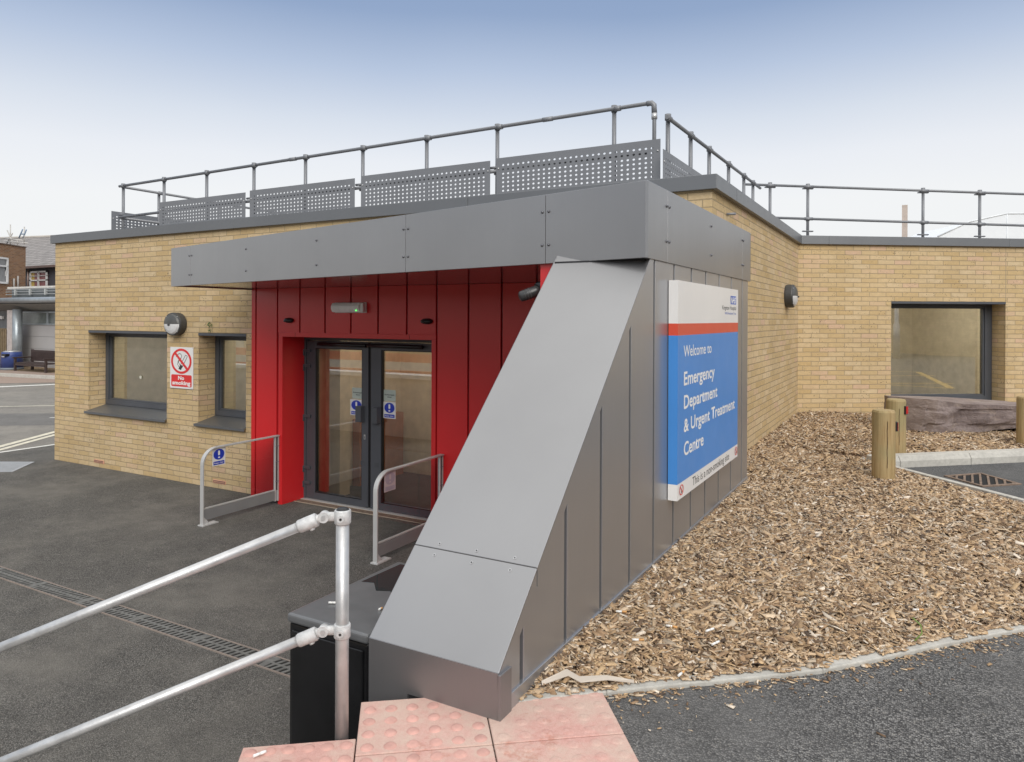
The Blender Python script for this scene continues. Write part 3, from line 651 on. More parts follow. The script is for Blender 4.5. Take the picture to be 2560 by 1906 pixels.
# ------------------------------------------------------------------ roof railings
def collar(mb, p, r=.032, h=.055): mb.tube([(p[0], p[1], p[2]-h), (p[0], p[1], p[2])], r, 12)
def perforated(P0, D, L, z0, z1, parent, nrm_):
    P0 = Vector(P0); D = Vector(D); nc = int((L-.10)/.0655); nr = 8; pu, pv = .0655, .049; hu, hv = .0145, .0112
    mu = (L-nc*pu)/2; vt = z1-.062; vb = vt-nr*pv; mb = MB(); n = 12
    P = lambda u, v: P0+D*u+Vector((0, 0, v))
    for r_ in range(nr):
        for c in range(nc):
            u0, v0 = mu+c*pu, vb+r_*pv; cu, cv = u0+pu/2, v0+pv/2
            inn = [P(cu+hu*math.cos(2*math.pi*(k+.5)/n), cv+hv*math.sin(2*math.pi*(k+.5)/n)) for k in range(n)]
            sq = []
            for k in range(n):
                a = 2*math.pi*(k+.5)/n; x, y = math.cos(a), math.sin(a); m_ = max(abs(x), abs(y)); sq.append(P(cu+x/m_*pu/2, cv+y/m_*pv/2))
            cs = {1: (1, 1), 4: (-1, 1), 7: (-1, -1), 10: (1, -1)}
            for k in range(n):
                k2 = (k+1) % n
                if k in (1, 4, 7, 10):
                    pass
                mid = []
                a0, a1 = 2*math.pi*(k+.5)/n, 2*math.pi*(k+1.5)/n; am = (a0+a1)/2
                if abs(abs(math.cos(am))-abs(math.sin(am))) < .05: mid = [P(cu+math.copysign(pu/2, math.cos(am)), cv+math.copysign(pv/2, math.sin(am)))]
                mb.face([inn[k], sq[k]]+mid+[sq[k2], inn[k2]])
    for u0, u1, v0, v1 in ((0, mu, z0, z1), (L-mu, L, z0, z1), (mu, L-mu, vb+nr*pv, z1)): mb.face([P(u0, v0), P(u1, v0), P(u1, v1), P(u0, v1)])
    if vb-z0 > .001: mb.face([P(mu, z0), P(L-mu, z0), P(L-mu, vb), P(mu, vb)])
    o = mb.build('perforated_screen', SCREEN, parent); md = o.modifiers.new('thickness', 'SOLIDIFY'); md.thickness = .004; md.offset = 0
    k = MB()
    for u in (mu*.5, L-mu*.5):
        c = P(u, z1-.12)+Vector(nrm_)*.003; k.sphere(c, .011, .011, .011, 8, 6)
    k.build('screen_bolt', GALV, o)
RB = 7.28
ra = thing('roof_railing', (-7, RB, 3.6), 'grey tubular roof railing with perforated screens along the front parapet', 'railing', 'railings along the roof edge')
zr = lambda a: 4.565+(a+11.45)*.0100
posts = [-11.448, -10.392, -9.381, -8.359, -7.345, -6.325, -5.302, -4.291, -2.844]
for a in posts:
    k = MB(); k.tube([(a, RB, 3.6), (a, RB, zr(a)+.01)], .0235, 14); o = k.build('post', RAILM, ra)
    k = MB(); k.tube([(a, RB, zr(a)-.045), (a, RB, zr(a)+.025)], .033, 14); k.tube([(a+.02, RB-.035, zr(a)-.022), (a+.085, RB-.035, zr(a)-.022)], .030, 12); k.build('clamp', RAILM, o)
for z, a1, nm in ((-.02, -2.391, 'top_rail'), (-.53, -2.391, 'mid_rail')):
    k = MB(); k.tube([(-11.50, RB-.035, zr(-11.45)+z), (a1-.06, RB-.035, zr(a1)+z)]+([(a1-.02, RB-.032, zr(a1)+z-.004), (a1, RB-.03, zr(a1)+z-.05), (a1, RB-.03, 3.6)] if nm == 'top_rail' else []), .0215, 12); k.build(nm, RAILM, ra)
k = MB(); k.tube([(-2.47, RB-.035, zr(-2.4)-.021), (-2.42, RB-.034, zr(-2.4)-.021), (-2.395, RB-.031, zr(-2.4)-.045), (-2.391, RB-.03, zr(-2.4)-.13)], .029, 14); k.build('elbow', RAILM, ra)
k = MB(); k.tube([(-2.391, RB-.03, zr(-2.4)-.13), (-2.391, RB-.03, zr(-2.4)-.19)], .0305, 14); k.build('sleeve', GALV, ra)
for a in (-7.55, -3.62):
    k = MB(); k.tube([(a-.06, RB-.035, zr(a)-.02), (a+.06, RB-.035, zr(a)-.02)], .0265, 12); k.build('sleeve', RAILM, ra)
for a in (-11.448, -10.392, -8.40, -6.345, -4.30):
    k = MB(); z_ = zr(a)-.53; k.tube([(a, RB, z_-.035), (a, RB, z_+.035)], .032, 12); k.tube([(a-.07, RB-.03, z_+.045), (a+.03, RB-.03, z_+.045)], .016, 8); k.build('clamp', RAILM, ra)
for a0, a1 in ((-10.40, -8.447), (-8.357, -6.395), (-6.289, -4.343), (-4.258, -2.31)):
    zt_ = 4.192+((a0+a1)/2+9.4)*.0085
    perforated((a0, RB-.075, 0), (1, 0, 0), a1-a0, zt_-.415, zt_, ra, (0, -1, 0))
rl = thing('roof_railing', (-11.45, 9, 3.6), 'grey tubular roof railing with a perforated screen returning at the far left roof corner', 'railing', 'railings along the roof edge')
for z, nm in ((4.535, 'top_rail'), (4.02, 'mid_rail')):
    k = MB(); k.tube([(-11.45, 7.3, z), (-11.45, 14, z)], .0215, 12); k.build(nm, RAILM, rl)
for b in (7.95, 9.2, 10.5, 11.8, 13.1):
    k = MB(); k.tube([(-11.49, b, 3.6), (-11.49, b, 4.54)], .0235, 12); o = k.build('post', RAILM, rl)
    k = MB(); k.tube([(-11.45, b-.03, 4.535), (-11.45, b+.05, 4.535)], .031, 12); k.tube([(-11.45, b-.03, 4.02), (-11.45, b+.05, 4.02)], .031, 12); k.build('clamp', RAILM, o)
perforated((-11.75, 7.265, 0), (0, 1, 0), 1.96, 3.78, 4.160, rl, (1, 0, 0))
RA = -2.29
rb = thing('roof_railing', (RA, 10, 3.6), 'grey tubular roof railing running back above the side brick wall', 'railing', 'railings along the roof edge')
zb_ = lambda b: 4.515+(b-7.39)*.013
for b in (7.39, 8.255, 9.098, 10.158, 11.155, 11.84):
    k = MB(); k.tube([(RA, b, 3.6), (RA, b, zb_(b)+.015)], .0235, 14); o = k.build('post', RAILM, rb)
    k = MB(); k.tube([(RA, b, zb_(b)-.04), (RA, b, zb_(b)+.022)], .033, 14); k.tube([(RA+.03, b-.09, zb_(b)-.04), (RA+.03, b-.02, zb_(b)-.04)], .030, 12); k.build('clamp', RAILM, o)
for z, nm in ((-.04, 'top_rail'), (-.54, 'mid_rail')):
    k = MB(); k.tube([(RA+.03, 7.26, zb_(7.26)+z), (RA+.03, 12.28, zb_(12.28)+z)], .0215, 12); k.build(nm, RAILM, rb)
perforated((RA+.05, 7.07, 0), (0, 1, 0), 1.96, 3.70, 4.105, rb, (1, 0, 0))
re_ = thing('roof_railing', (K[2][0], K[2][1], 3.6), 'grey two rail tubular roof railing along the right hand rear parapet', 'railing', 'railings along the roof edge')
Q0 = Vector((*K[2], 0))-CN*.45; zc = lambda s: 4.655-.0135*s
for s in (-.273, .383, 2.424, 3.451, 5.4, 7.4):
    P = Q0+CD*s; k = MB(); k.tube([(P.x, P.y, 3.6), (P.x, P.y, zc(s)+.02)], .0235, 14); o = k.build('post', RAILM, re_)
    k = MB(); k.tube([(P.x, P.y, zc(s)-.045), (P.x, P.y, zc(s)+.025)], .033, 14)
    for z in (zc(s)-.03, zc(s)-.565):
        a = P+CN*.03-CD*.07; b = P+CN*.03+CD*.07; k.tube([(a.x, a.y, z), (b.x, b.y, z)], .027, 12)
    for z in (zc(s)-.055, zc(s)-.77):
        a = P-CD*.085; b = P+CD*.085; k.tube([(a.x, a.y, z), (b.x, b.y, z)], .034, 12, sy=.35)
    k.tube([(P.x, P.y, zc(s)-.60), (P.x, P.y, zc(s)-.53)], .031, 12); k.build('clamp', RAILM, o)
for z, nm, s0 in ((-.025, 'top_rail', -.72), (-.565, 'mid_rail', -.3)):
    a = Q0+CN*.03+CD*s0; b = Q0+CN*.03+CD*8.6; k = MB(); k.tube([(a.x, a.y, zc(s0)+z), (b.x, b.y, zc(8.6)+z)], .0215, 12); k.build(nm, RAILM, re_)

# ------------------------------------------------------------------ glass guards by the door
def barrier(a, label, front):
    t = thing('glass_barrier', (a, 6.0, 0), label, 'barrier', 'glass guard barriers flanking the doors')
    path = [(5.50, 0), (5.50, .70)]+[(5.50+.20*(1-math.cos(R(x))), .70+.185*math.sin(R(x))) for x in range(10, 91, 10)]+[(6.64, .89)]
    k = MB(); w_, tt = .026, .016; prev = None
    for i, (b, z) in enumerate(path):
        d0 = Vector((path[min(i+1, len(path)-1)][0]-path[max(i-1, 0)][0], path[min(i+1, len(path)-1)][1]-path[max(i-1, 0)][1])).normalized(); n_ = Vector((-d0.y, d0.x))
        base = len(k.v)
        for sa in (-w_, w_):
            for sn in (0, -tt): k.v.append((a+sa, b+n_.x*sn, z+n_.y*sn))
        if prev is not None:
            for x, y in ((0, 1), (1, 3), (3, 2), (2, 0)): k.f.append((prev+x, prev+y, base+y, base+x))
        prev = base
    k.f.append((prev, prev+1, prev+3, prev+2)); k.f.append((2, 3, 1, 0)); k.build('frame', ALU, t, .002)
    k = MB(); k.box(a-.015, a+.015, 6.575, 6.592, .05, .875); k.box(a-.015, a+.015, 6.622, 6.64, .05, .875); k.build('wall_post', ALU, t, .001)
    k = MB(); k.box(a-.006, a+.006, 6.592, 6.622, .19, .875); k.build('glazing_seal', BLACK, t)
    k = MB()
    for z in (.3, .55, .75): k.box(a+.015, a+.018, 6.578, 6.64, z, z+.007)
    k.build('fixing_bolt', INKG, t)
    k = MB(); k.box(a-.014, a+.014, 5.517, 6.592, .062, .178); k.build('kick_plate', ALUG, t, .002)
    k = MB(); k.box(a-.012, a+.012, 5.517, 6.592, .184, .200); k.build('glazing_channel', ALU, t, .001)
    k = MB(); pts = [(5.516, .2), (6.59, .2), (6.59, .873)]+[(b+.0, z-.015) for b, z in reversed(path[2:-1]) if b > 5.52]+[(5.516, .70)]
    k.face([(a, p[0], p[1]) for p in pts]); k.build('pane', GLB, t)
    k = MB(); k.box(a-.045, a+.045, 5.485, 5.70, 0, .014); k.build('foot_plate', GALVC, t, .002)
    k = MB(); k.face([(a+.012, 5.51, .1), (a+.012, 5.51, .014), (a+.012, 5.60, .014)]); k.prism([(5.512, .012), (5.60, .012), (5.512, .11)], a-.02, a-.008, Matrix(((0,0,1,0), (1,0,0,0), (0,1,0,0), (0,0,0,1)))); k.prism([(5.512, .012), (5.60, .012), (5.512, .11)], a+.013, a+.02, Matrix(((0,0,1,0), (1,0,0,0), (0,1,0,0), (0,0,0,1)))); k.build('gusset', GALVC, t)
    Fb = Flat((a+.0008, 0, 0), (0, 1, 0), (0, 0, 1))
    if front: keep_clear(Fb, 5.642, 5.823, .660, .862, t)
    else:
        keep_clear(Fb, 5.633, 5.812, .668, .866, t, True, simple('sticker_reverse', (.50,.42,.42), .6), simple('ghost_blue', (.36,.31,.36), .6), simple('ghost_white', (.50,.42,.42), .6))
barrier(-7.155, 'glass guard barrier with a blue keep clear sticker left of the entrance doors', True)
barrier(-4.605, 'glass guard barrier in front of the right hand door leaf beside the fin', False)

# ------------------------------------------------------------------ ground
TP = Vector((.79, .613, 0)); TQ = Vector((.613, -.79, 0)); T0 = Vector((-1.943, 2.237, 0))
def ground(name, pts, z, mat, kind='structure'):
    k = MB(); k.face([(p[0], p[1], z) for p in pts]); o = k.build(name, mat); return tag(o, kind=kind)
ground('ground', [(-90, -90), (120, -90), (120, 120), (-90, 120)], -.02, LOWER)
ground('forecourt', [(-14.03, -20), (8, -20), (8, 7.1), (-14.0, 9)], 0, LOWER)
ground('road', [(-60, -20), (-14.03, -20), (-14.0, 9), (-14.6, 30), (-60, 30)], -.004, OLD)
UPO = [(-2.111, 1.777), (-1.795, 2.031), (-1.943, 2.237), (-1.72, 2.40), (-1.45, 2.56), (-1.45, 12.5), (K3[0], K3[1]+.1), (40, 22), (40, -30), (16, -30)]
UPO[-1] = (-2.111+TQ.x*30, 1.777+TQ.y*30)
k = MB(); k.prism([p for p in UPO], -.1, .80); tag(k.build('upper_ground', BAY), kind='structure')
KERB_OUT = [(-1.42, 2.52), (-1.305, 2.627), (-1.112, 2.795), (-.858, 3.016), (-.61, 3.22), (-.358, 3.445), (-.144, 3.695), (.105, 3.996), (.276, 4.192), (.464, 4.40), (.9, 4.80), (1.6, 5.3), (2.6, 5.8), (4, 6.2), (6, 6.4)]
KERB_IN = []
for i, p in enumerate(KERB_OUT):
    a, b = KERB_OUT[max(0, i-1)], KERB_OUT[min(len(KERB_OUT)-1, i+1)]; d = Vector((b[0]-a[0], b[1]-a[1])).normalized(); KERB_IN.append((p[0]-d.y*.062, p[1]+d.x*.062))
k = MB(); poly = KERB_OUT+[(12, 6.0), (40, 5), (40, -30), (-2.111+TQ.x*30, 1.777+TQ.y*30), (-1.0, .25), (-1.5, 1.9), (-1.45, 2.45)]
k.face([(p[0], p[1], .846) for p in poly]); tag(k.build('path', UPPER), kind='structure')
kb = thing('kerb_edging', (-.5, 3.3, .8), 'pale concrete edging kerb curving between the bark bed and the asphalt path', 'kerb')
i0 = 0
for st_, en in ((0, 2), (2, 5), (5, 8), (8, 10), (10, 12), (12, 14)):
    k = MB(); o_ = KERB_OUT[st_:en+1]; n_ = KERB_IN[st_:en+1]
    o_ = [o_[0]]+o_[1:]; k.prism([*o_, *reversed(n_)], .78, .866); k.build('edging_stone', CONC, kb, .006)
def shrink(p, q_, g=.003): return p
# parking bay kerbs
be = thing('bay_edging', (.2, 8, .8), 'narrow straight concrete edging strip beside the drain gully', 'kerb')
E0 = Vector((-.56, 8.88, 0)); E1 = Vector((4.2, 3.98+.0, 0)); ED = Vector((.698, -.716, 0)); EN = Vector((.716, .698, 0)); 
for s0, s1 in ((0, .915), (.92, 1.83), (1.835, 2.75), (2.755, 3.7)):
    k = MB(); a = E0+ED*s0; b = E0+ED*s1; k.prism([(a.x, a.y), (b.x, b.y), (b.x+EN.x*.062, b.y+EN.y*.062), (a.x+EN.x*.062, a.y+EN.y*.062)], .74, .872); k.build('edging_stone', CONC, be, .005)
bk_ = thing('bay_kerb', (.4, 9, .8), 'pale concrete kerb between the boulder bed and the parking bay', 'kerb')
G0 = Vector((-.36, 8.72, 0)); GD = Vector((.748, .664, 0)).normalized(); GN = Vector((-GD.y, GD.x, 0))
for s0, s1 in ((-.05, .26), (.265, 1.17), (1.175, 2.08), (2.085, 3.0), (3.005, 3.9)):
    k = MB(); a = G0+GD*s0; Mk = Matrix(((GD.x, GN.x, 0, a.x), (GD.y, GN.y, 0, a.y), (0, 0, 1, 0), (0, 0, 0, 1)))
    k.prism([(0, .70), (0, .87), (.03, .925), (.14, .930), (.14, .70)], 0, s1-s0, Mk @ Matrix(((0,0,1,0), (1,0,0,0), (0,1,0,0), (0,0,0,1)))); k.build('kerb_stone', CONC, bk_, .006)
# tactile paving
mt, t, p = newmat('tactile_red'); v = objc(t)
c = ramp(t, noise(t, 60, v, 6, .7), [(.3, (.52,.28,.24)), (.55, (.58,.34,.29)), (.75, (.63,.40,.35))])
c = mixc(t, ramp(t, noise(t, 2.3, v, 8, .7), [(.42, 0.0), (.56, .75)]), c, (.56,.44,.36)); c = mixc(t, ramp(t, noise(t, 5.5, v, 8, .75), [(.58, 0.0), (.66, .6)]), c, (.42,.17,.12))
c = mixc(t, ramp(t, noise(t, 300, v, 3, .7), [(.35, .4), (.5, 0.0)]), c, (.38,.18,.13))
t.links.new(c, p.inputs['Base Color']); p.inputs['Roughness'].default_value = .9; bump(t, noise(t, 350, v, 5, .7), .5, .002, p); TACT = mt
BLIS = simple('worn_blister', (.555,.315,.265), .9, 0, .18, 14, .5, 300)
pv = thing('tactile_paving', (-1.4, 2.0, .8), 'red blistered tactile paving slabs at the foot of the grey fin', 'paving')
def clip(poly, a, b, c_):
    outp = []
    for i in range(len(poly)):
        p_, q_ = poly[i], poly[(i+1) % len(poly)]; fp, fq = a*p_[0]+b*p_[1]+c_, a*q_[0]+b*q_[1]+c_
        if fp >= 0: outp.append(p_)
        if fp*fq < 0: s = fp/(fp-fq); outp.append((p_[0]+(q_[0]-p_[0])*s, p_[1]+(q_[1]-p_[1])*s))
    return outp
def slab(p0, p1, q0, q1, dz=0, r0=0):
    g_ = .0025; loc = [(p0+g_, q0+g_), (p1-g_, q0+g_), (p1-g_, q1-g_), (p0+g_, q1-g_)]
    W2_ = lambda p_, q_: T0+TP*p_+TQ*q_
    k = MB(); k.prism([tuple(W2_(*x))[:2] for x in loc], .79, .861+dz); nb = 6
    for i in range(nb):
        for j_ in range(round((q1-q0)/.0833)):
            cp, cq = p0+(i+.5)*(p1-p0)/nb, q1-(j_+.5)*.0833
            if cq < q0+.03: continue
            cw = T0+TP*cp+TQ*cq
            if cw.y > 2.37 and cw.x < -1.36: continue
            c0 = W2_(cp, cq); base = len(k.v); n_ = 14
            hk = 1 if p0 < .4 else .45
            for r_, z in ((.0245, .8608+dz), (.018, .861+dz+.0055*hk), (.010, .861+dz+.0062*hk)):
                for kk in range(n_): a_ = 2*math.pi*kk/n_; k.v.append((c0.x+r_*math.cos(a_), c0.y+r_*math.sin(a_), z))
            for lv in range(2):
                for kk in range(n_): k2 = (kk+1) % n_; k.f.append((base+lv*n_+kk, base+lv*n_+k2, base+(lv+1)*n_+k2, base+(lv+1)*n_+kk)); k.sm.add(len(k.f)-1)
            k.f.append(tuple(base+2*n_+kk for kk in range(n_)))
            for q3 in range(len(k.f)-1-n_*2, len(k.f)):
                if p0 < .4: k.mi[q3] = 1
    k.mat2 = BLIS; k.build('paving_slab', TACT, pv, .0025, seg=1)
slab(0, .491, 0, .362); slab(.491, .983, 0.0, .362, .001)
for q_ in (.362, .862, 1.362): slab(0, .491, q_, q_+.5, -.001); slab(.491, .983, q_, q_+.5)
for q_ in (.25, .75, 1.25): slab(-.40, -.0, q_, q_+.5, -.002)
# steps going down from the paving (off to the lower left)
k = MB(); ST = Vector((-2.111, 1.777, 0))
for i in range(5):
    a = ST-TP*(.35*i); b = ST-TP*(.35*(i+1)); k.prism([(a.x, a.y), (b.x, b.y), (b.x+TQ.x*2, b.y+TQ.y*2), (a.x+TQ.x*2, a.y+TQ.y*2)], -.05, .86-.143*(i+1))
tag(k.build('steps', CONCD), kind='structure')

# ------------------------------------------------------------------ bark mulch
def inpoly(x, y, poly):
    r_ = np.zeros(x.shape, bool); n = len(poly)
    for i in range(n):
        x1, y1 = poly[i]; x2, y2 = poly[(i+1) % n]
        if y1 == y2: continue
        r_ ^= ((y1 > y) != (y2 > y)) & (x < (x2-x1)*(y-y1)/(y2-y1)+x1)
    return r_
be_end = E0+ED*3.7
BED = KERB_IN[:11]+[(1.2, 5.3), (1.9, 6.25), (be_end.x, be_end.y), (E0.x, E0.y), (-.47, 8.83)]
Gk = G0+GN*.14
BED += [(Gk.x+GD.x*s, Gk.y+GD.y*s) for s in (0, 3.9)]+[(3.2, 13.5), (4.2, 16.4), (-1.69, 12.43), (-1.69, 7.06), (-1.40, 7.06), (-1.40, 2.56)]
rng = np.random.default_rng(3)
def hmul(x, y):
    d = np.clip(x+1.4, 0, 3)
    kd = np.full(np.shape(x), 9.)
    for (x1, y1), (x2, y2) in zip(KERB_IN, KERB_IN[1:]):
        L2 = (x2-x1)**2+(y2-y1)**2; tt = np.clip(((x-x1)*(x2-x1)+(y-y1)*(y2-y1))/L2, 0, 1); kd = np.minimum(kd, np.hypot(x-x1-tt*(x2-x1), y-y1-tt*(y2-y1)))
    h = .885+.02*np.exp(-d*3)+.012*np.sin(x*3.1+y*1.7)*np.sin(y*2.3-x)+.005*np.sin(x*11+1)*np.sin(y*9)
    e = (x-E0.x)*EN.x+(y-E0.y)*EN.y
    h -= .035*np.exp(-np.abs(e)*5)*(y < 9)
    return h*(1-np.exp(-kd*7))+.868*np.exp(-kd*7)
def KD(x, y):
    r_ = 9.
    for (x1, y1), (x2, y2) in zip(KERB_IN, KERB_IN[1:]):
        tt = min(1, max(0, ((x-x1)*(x2-x1)+(y-y1)*(y2-y1))/((x2-x1)**2+(y2-y1)**2))); r_ = min(r_, math.hypot(x-x1-tt*(x2-x1), y-y1-tt*(y2-y1)))
    return r_
k = MB(); st_ = .08; xs = np.arange(-1.76, 4.4, st_); ys = np.arange(2.4, 16.6, st_); GX, GY = np.meshgrid(xs, ys); H_ = hmul(GX, GY)
ins = inpoly(GX+st_/2, GY+st_/2, BED); idx = {}
def vid(i, j_):
    if (i, j_) not in idx: idx[(i, j_)] = len(k.v); k.v.append((GX[i, j_], GY[i, j_], H_[i, j_]-.014-.035*math.exp(-KD(GX[i, j_], GY[i, j_])*14)))
    return idx[(i, j_)]
for i in range(len(ys)-1):
    for j_ in range(len(xs)-1):
        if ins[i, j_]: k.f.append((vid(i, j_), vid(i, j_+1), vid(i+1, j_+1), vid(i+1, j_))); k.sm.add(len(k.f)-1)
mt, t, p = newmat('mulch_soil'); v = objc(t)
vo = N(t, 'ShaderNodeTexVoronoi'); vo.inputs['Scale'].default_value = 60; t.links.new(mapv(t, v, (1, 1.8, 1)), vo.inputs['Vector'])
ws = N(t, 'ShaderNodeSeparateColor'); t.links.new(vo.outputs['Color'], ws.inputs[0])
t.links.new(ramp(t, ws.outputs[0], [(0, (.05,.03,.018)), (.6, (.16,.10,.06)), (1, (.34,.23,.14))]), p.inputs['Base Color']); p.inputs['Roughness'].default_value = .95; bump(t, vo.outputs['Distance'], 1, .01, p)
tag(k.build('bark_bed', mt), kind='structure')
def chips(n, x0, x1, y0, y1, smin, smax, keep=None):
    x = rng.uniform(x0, x1, n); y = rng.uniform(y0, y1, n); ok = inpoly(x, y, BED)
    ux = x*math.cos(th)+y*math.sin(th); uy = -x*math.sin(th)+y*math.cos(th)
    ok &= (uy > 1) & (np.abs(ux/uy) < .82)
    if keep is not None: ok &= keep(x, y, uy)
    return x[ok], y[ok], rng.uniform(smin, smax, ok.sum())
parts = [chips(150000, -1.4, 2.0, 2.4, 5.6, .75, 1.25, lambda x, y, u: rng.uniform(0, 1, x.shape) < 1.0),
         chips(110000, -1.7, 2.6, 5.0, 8.8, 1.0, 1.5), chips(130000, -1.7, 4.0, 8.4, 16.2, 1.2, 2.0)]
x = np.concatenate([q_[0] for q_ in parts]); y = np.concatenate([q_[1] for q_ in parts]); sc_ = np.concatenate([q_[2] for q_ in parts])
# thin by distance
uy = -x*math.sin(th)+y*math.cos(th); dens = np.clip(1.15-(uy-2.5)*.02, .5, 1)
kp = rng.uniform(0, 1, x.shape) < dens*.62; x, y, sc_ = x[kp], y[kp], sc_[kp]
# a few strays on the kerb and path
nx = 2700; cl_ = rng.uniform(0, 11, 34); tt_ = np.clip(cl_[rng.integers(0, 34, nx)]+rng.normal(0, .22, nx), 0, 10.99); tt_[:900] = rng.uniform(0, 11, 900); ti = tt_.astype(int); tf = tt_-ti; KO = np.array(KERB_OUT)
sx_ = KO[ti, 0]*(1-tf)+KO[ti+1, 0]*tf; sy_ = KO[ti, 1]*(1-tf)+KO[ti+1, 1]*tf; dd = rng.normal(.0, 1, nx); dd = np.where(dd > -.3, .016*dd+.046-.030*(np.sin(tt_*7.3)*np.sin(tt_*3.1+1) > .15), -.06*dd**2*.7)
sx_ += -dd*.66*-1*-1; sy_ += dd*.75
nmain = len(x)
z = hmul(x, y)+rng.uniform(-.008, .008, nmain)
x = np.concatenate([x, sx_]); y = np.concatenate([y, sy_]); z = np.concatenate([z, np.where(dd > -.0, .872, .851)]); sc_ = np.concatenate([sc_, np.where(dd > 0, rng.uniform(.5, 1.2, nx), rng.uniform(.3, .7, nx))])
n = len(x)
L = rng.lognormal(-3.62, .52, n)*sc_; L = np.clip(L, .008, .11); Wd = L*rng.uniform(.16, .62, n); Wd = np.clip(Wd, .003, .030); T_ = rng.uniform(.0012, .006, n)*np.clip(sc_, .6, 1.5)
big = rng.uniform(0, 1, n) < .012; L = np.where(big & (np.arange(n) < nmain), L*2.0, L); L[nmain:] = np.clip(L[nmain:], .006, .035)
az = rng.uniform(0, 2*math.pi, n); tilt = rng.normal(0, .30, n); roll = rng.normal(0, .38, n); tilt[nmain:] *= .1; roll[nmain:] *= .1
ca, sa, ct, st2, cr_, sr = np.cos(az), np.sin(az), np.cos(tilt), np.sin(tilt), np.cos(roll), np.sin(roll)
ex = np.stack([ca*ct, sa*ct, st2], 1); ey0 = np.stack([-sa, ca, np.zeros(n)], 1); ez0 = np.cross(ex, ey0); ey = ey0*cr_[:, None]+ez0*sr[:, None]; ez = np.cross(ex, ey)
cen = np.stack([x, y, z], 1); vs = np.zeros((n, 8, 3))
tp1, tp2 = rng.uniform(.35, 1, n), rng.uniform(.35, 1, n); sk = rng.uniform(-.25, .25, (n, 2))
for ci, (u, v_, w_) in enumerate([(-1,-1,-1), (1,-1,-1), (1,1,-1), (-1,1,-1), (-1,-1,1), (1,-1,1), (1,1,1), (-1,1,1)]):
    tap = tp1 if u < 0 else tp2; uu = u+sk[:, 0]*v_
    vs[:, ci] = cen+ex*(L/2*uu)[:, None]+ey*(Wd/2*v_*tap)[:, None]+ez*(T_/2*w_)[:, None]
me = bpy.data.meshes.new('wood_chips'); fcs = np.array([(4,5,6,7), (0,1,5,4), (1,2,6,5), (2,3,7,6), (3,0,4,7)])
me.vertices.add(n*8); me.vertices.foreach_set('co', vs.reshape(-1)); nf = n*5
li = (np.arange(n)[:, None, None]*8+fcs[None]).reshape(-1); me.loops.add(nf*4); me.loops.foreach_set('vertex_index', li.astype(np.int32))
me.polygons.add(nf); me.polygons.foreach_set('loop_start', np.arange(nf, dtype=np.int32)*4); me.polygons.foreach_set('loop_total', np.full(nf, 4, dtype=np.int32)); me.update(calc_edges=True)
pal = np.array([(.42,.28,.155), (.53,.38,.235), (.61,.47,.32), (.32,.205,.115), (.19,.12,.07), (.70,.60,.48), (.45,.36,.26), (.085,.055,.035), (.55,.38,.21)])
pi = rng.choice(len(pal), n, p=[.18,.16,.12,.16,.13,.05,.09,.05,.06]); colv = pal[pi]*rng.uniform(.82, 1.18, (n, 1))
ca_ = me.color_attributes.new('chip_colour', 'FLOAT_COLOR', 'POINT'); cv = np.ones((n, 8, 4)); cv[:, :, :3] = colv[:, None]; ca_.data.foreach_set('color', cv.reshape(-1).astype(np.float32))
mt, t, p = newmat('wood_chip'); at = N(t, 'ShaderNodeAttribute'); at.attribute_name = 'chip_colour'; v = objc(t)
fi = ramp(t, noise(t, 220, v, 3, .7), [(.3, .70), (.7, 1.12)]); t.links.new(mixc(t, 1.0, at.outputs['Color'], fi, 'MULTIPLY'), p.inputs['Base Color']); p.inputs['Roughness'].default_value = .85
me.materials.append(mt); o = bpy.data.objects.new('wood_chips', me); C.objects.link(o); tag(o, 'tan wood chip mulch covering the bed beside the building', 'mulch', kind='stuff')

# litter
BUTW = simple('cigarette_paper', (.8,.79,.75), .7); BUTO = simple('cigarette_filter', (.62,.33,.12), .8)
def butt(x, y, z, ang, lab, L_=.03, grp='cigarette butts dropped on the ground'):
    d = Vector((math.cos(ang), math.sin(ang), 0)); c = Vector((x, y, z+.006)); t_ = thing('cigarette_butt', (x, y, z), lab, 'cigarette butt', grp)
    k = MB(); k.tube([c-d*L_, c], .0052, 8); k.build('paper', BUTW, t_); k = MB(); k.tube([c, c+d*L_*.8], .0053, 8); k.build('filter', BUTO if random.random() < .4 else BUTW, t_)
for i, (x_, y_, an, lab) in enumerate([(-1.302, 3.469, .4, 'cigarette butt lying in the bark closest to the fin wall'), (-1.035, 3.447, .1, 'cigarette butt lying in the middle of the near bark, left of two others'), (-.869, 3.515, 1.1, 'cigarette butt farthest back in the right of the near bark'),
        (-1.125, 3.219, .5, 'cigarette butt in the bark just behind the long bark strip'), (-.811, 3.386, 1.2, 'cigarette butt in the bark between the kerb and the rearmost butt'), (-.875, 3.053, 1.4, 'cigarette butt in the bark right at the inner edge of the kerb'), (.007, 4.31, .5, 'cigarette butt in the bark out to the right, near the kerb bend')]):
    butt(x_, y_, float(hmul(np.array([x_]), np.array([y_]))[0])+.012, an, lab)
butt(-2.009, 1.789, .862, 1.2, 'burnt white cigarette butt lying on the left hand tactile slab', .025)
k = MB(); pts = [(-1.36, 2.69, .88), (-1.284, 2.779, .905), (-1.22, 2.765, .897), (-1.131, 2.843, .893), (-1.027, 2.883, .885)]; base = None
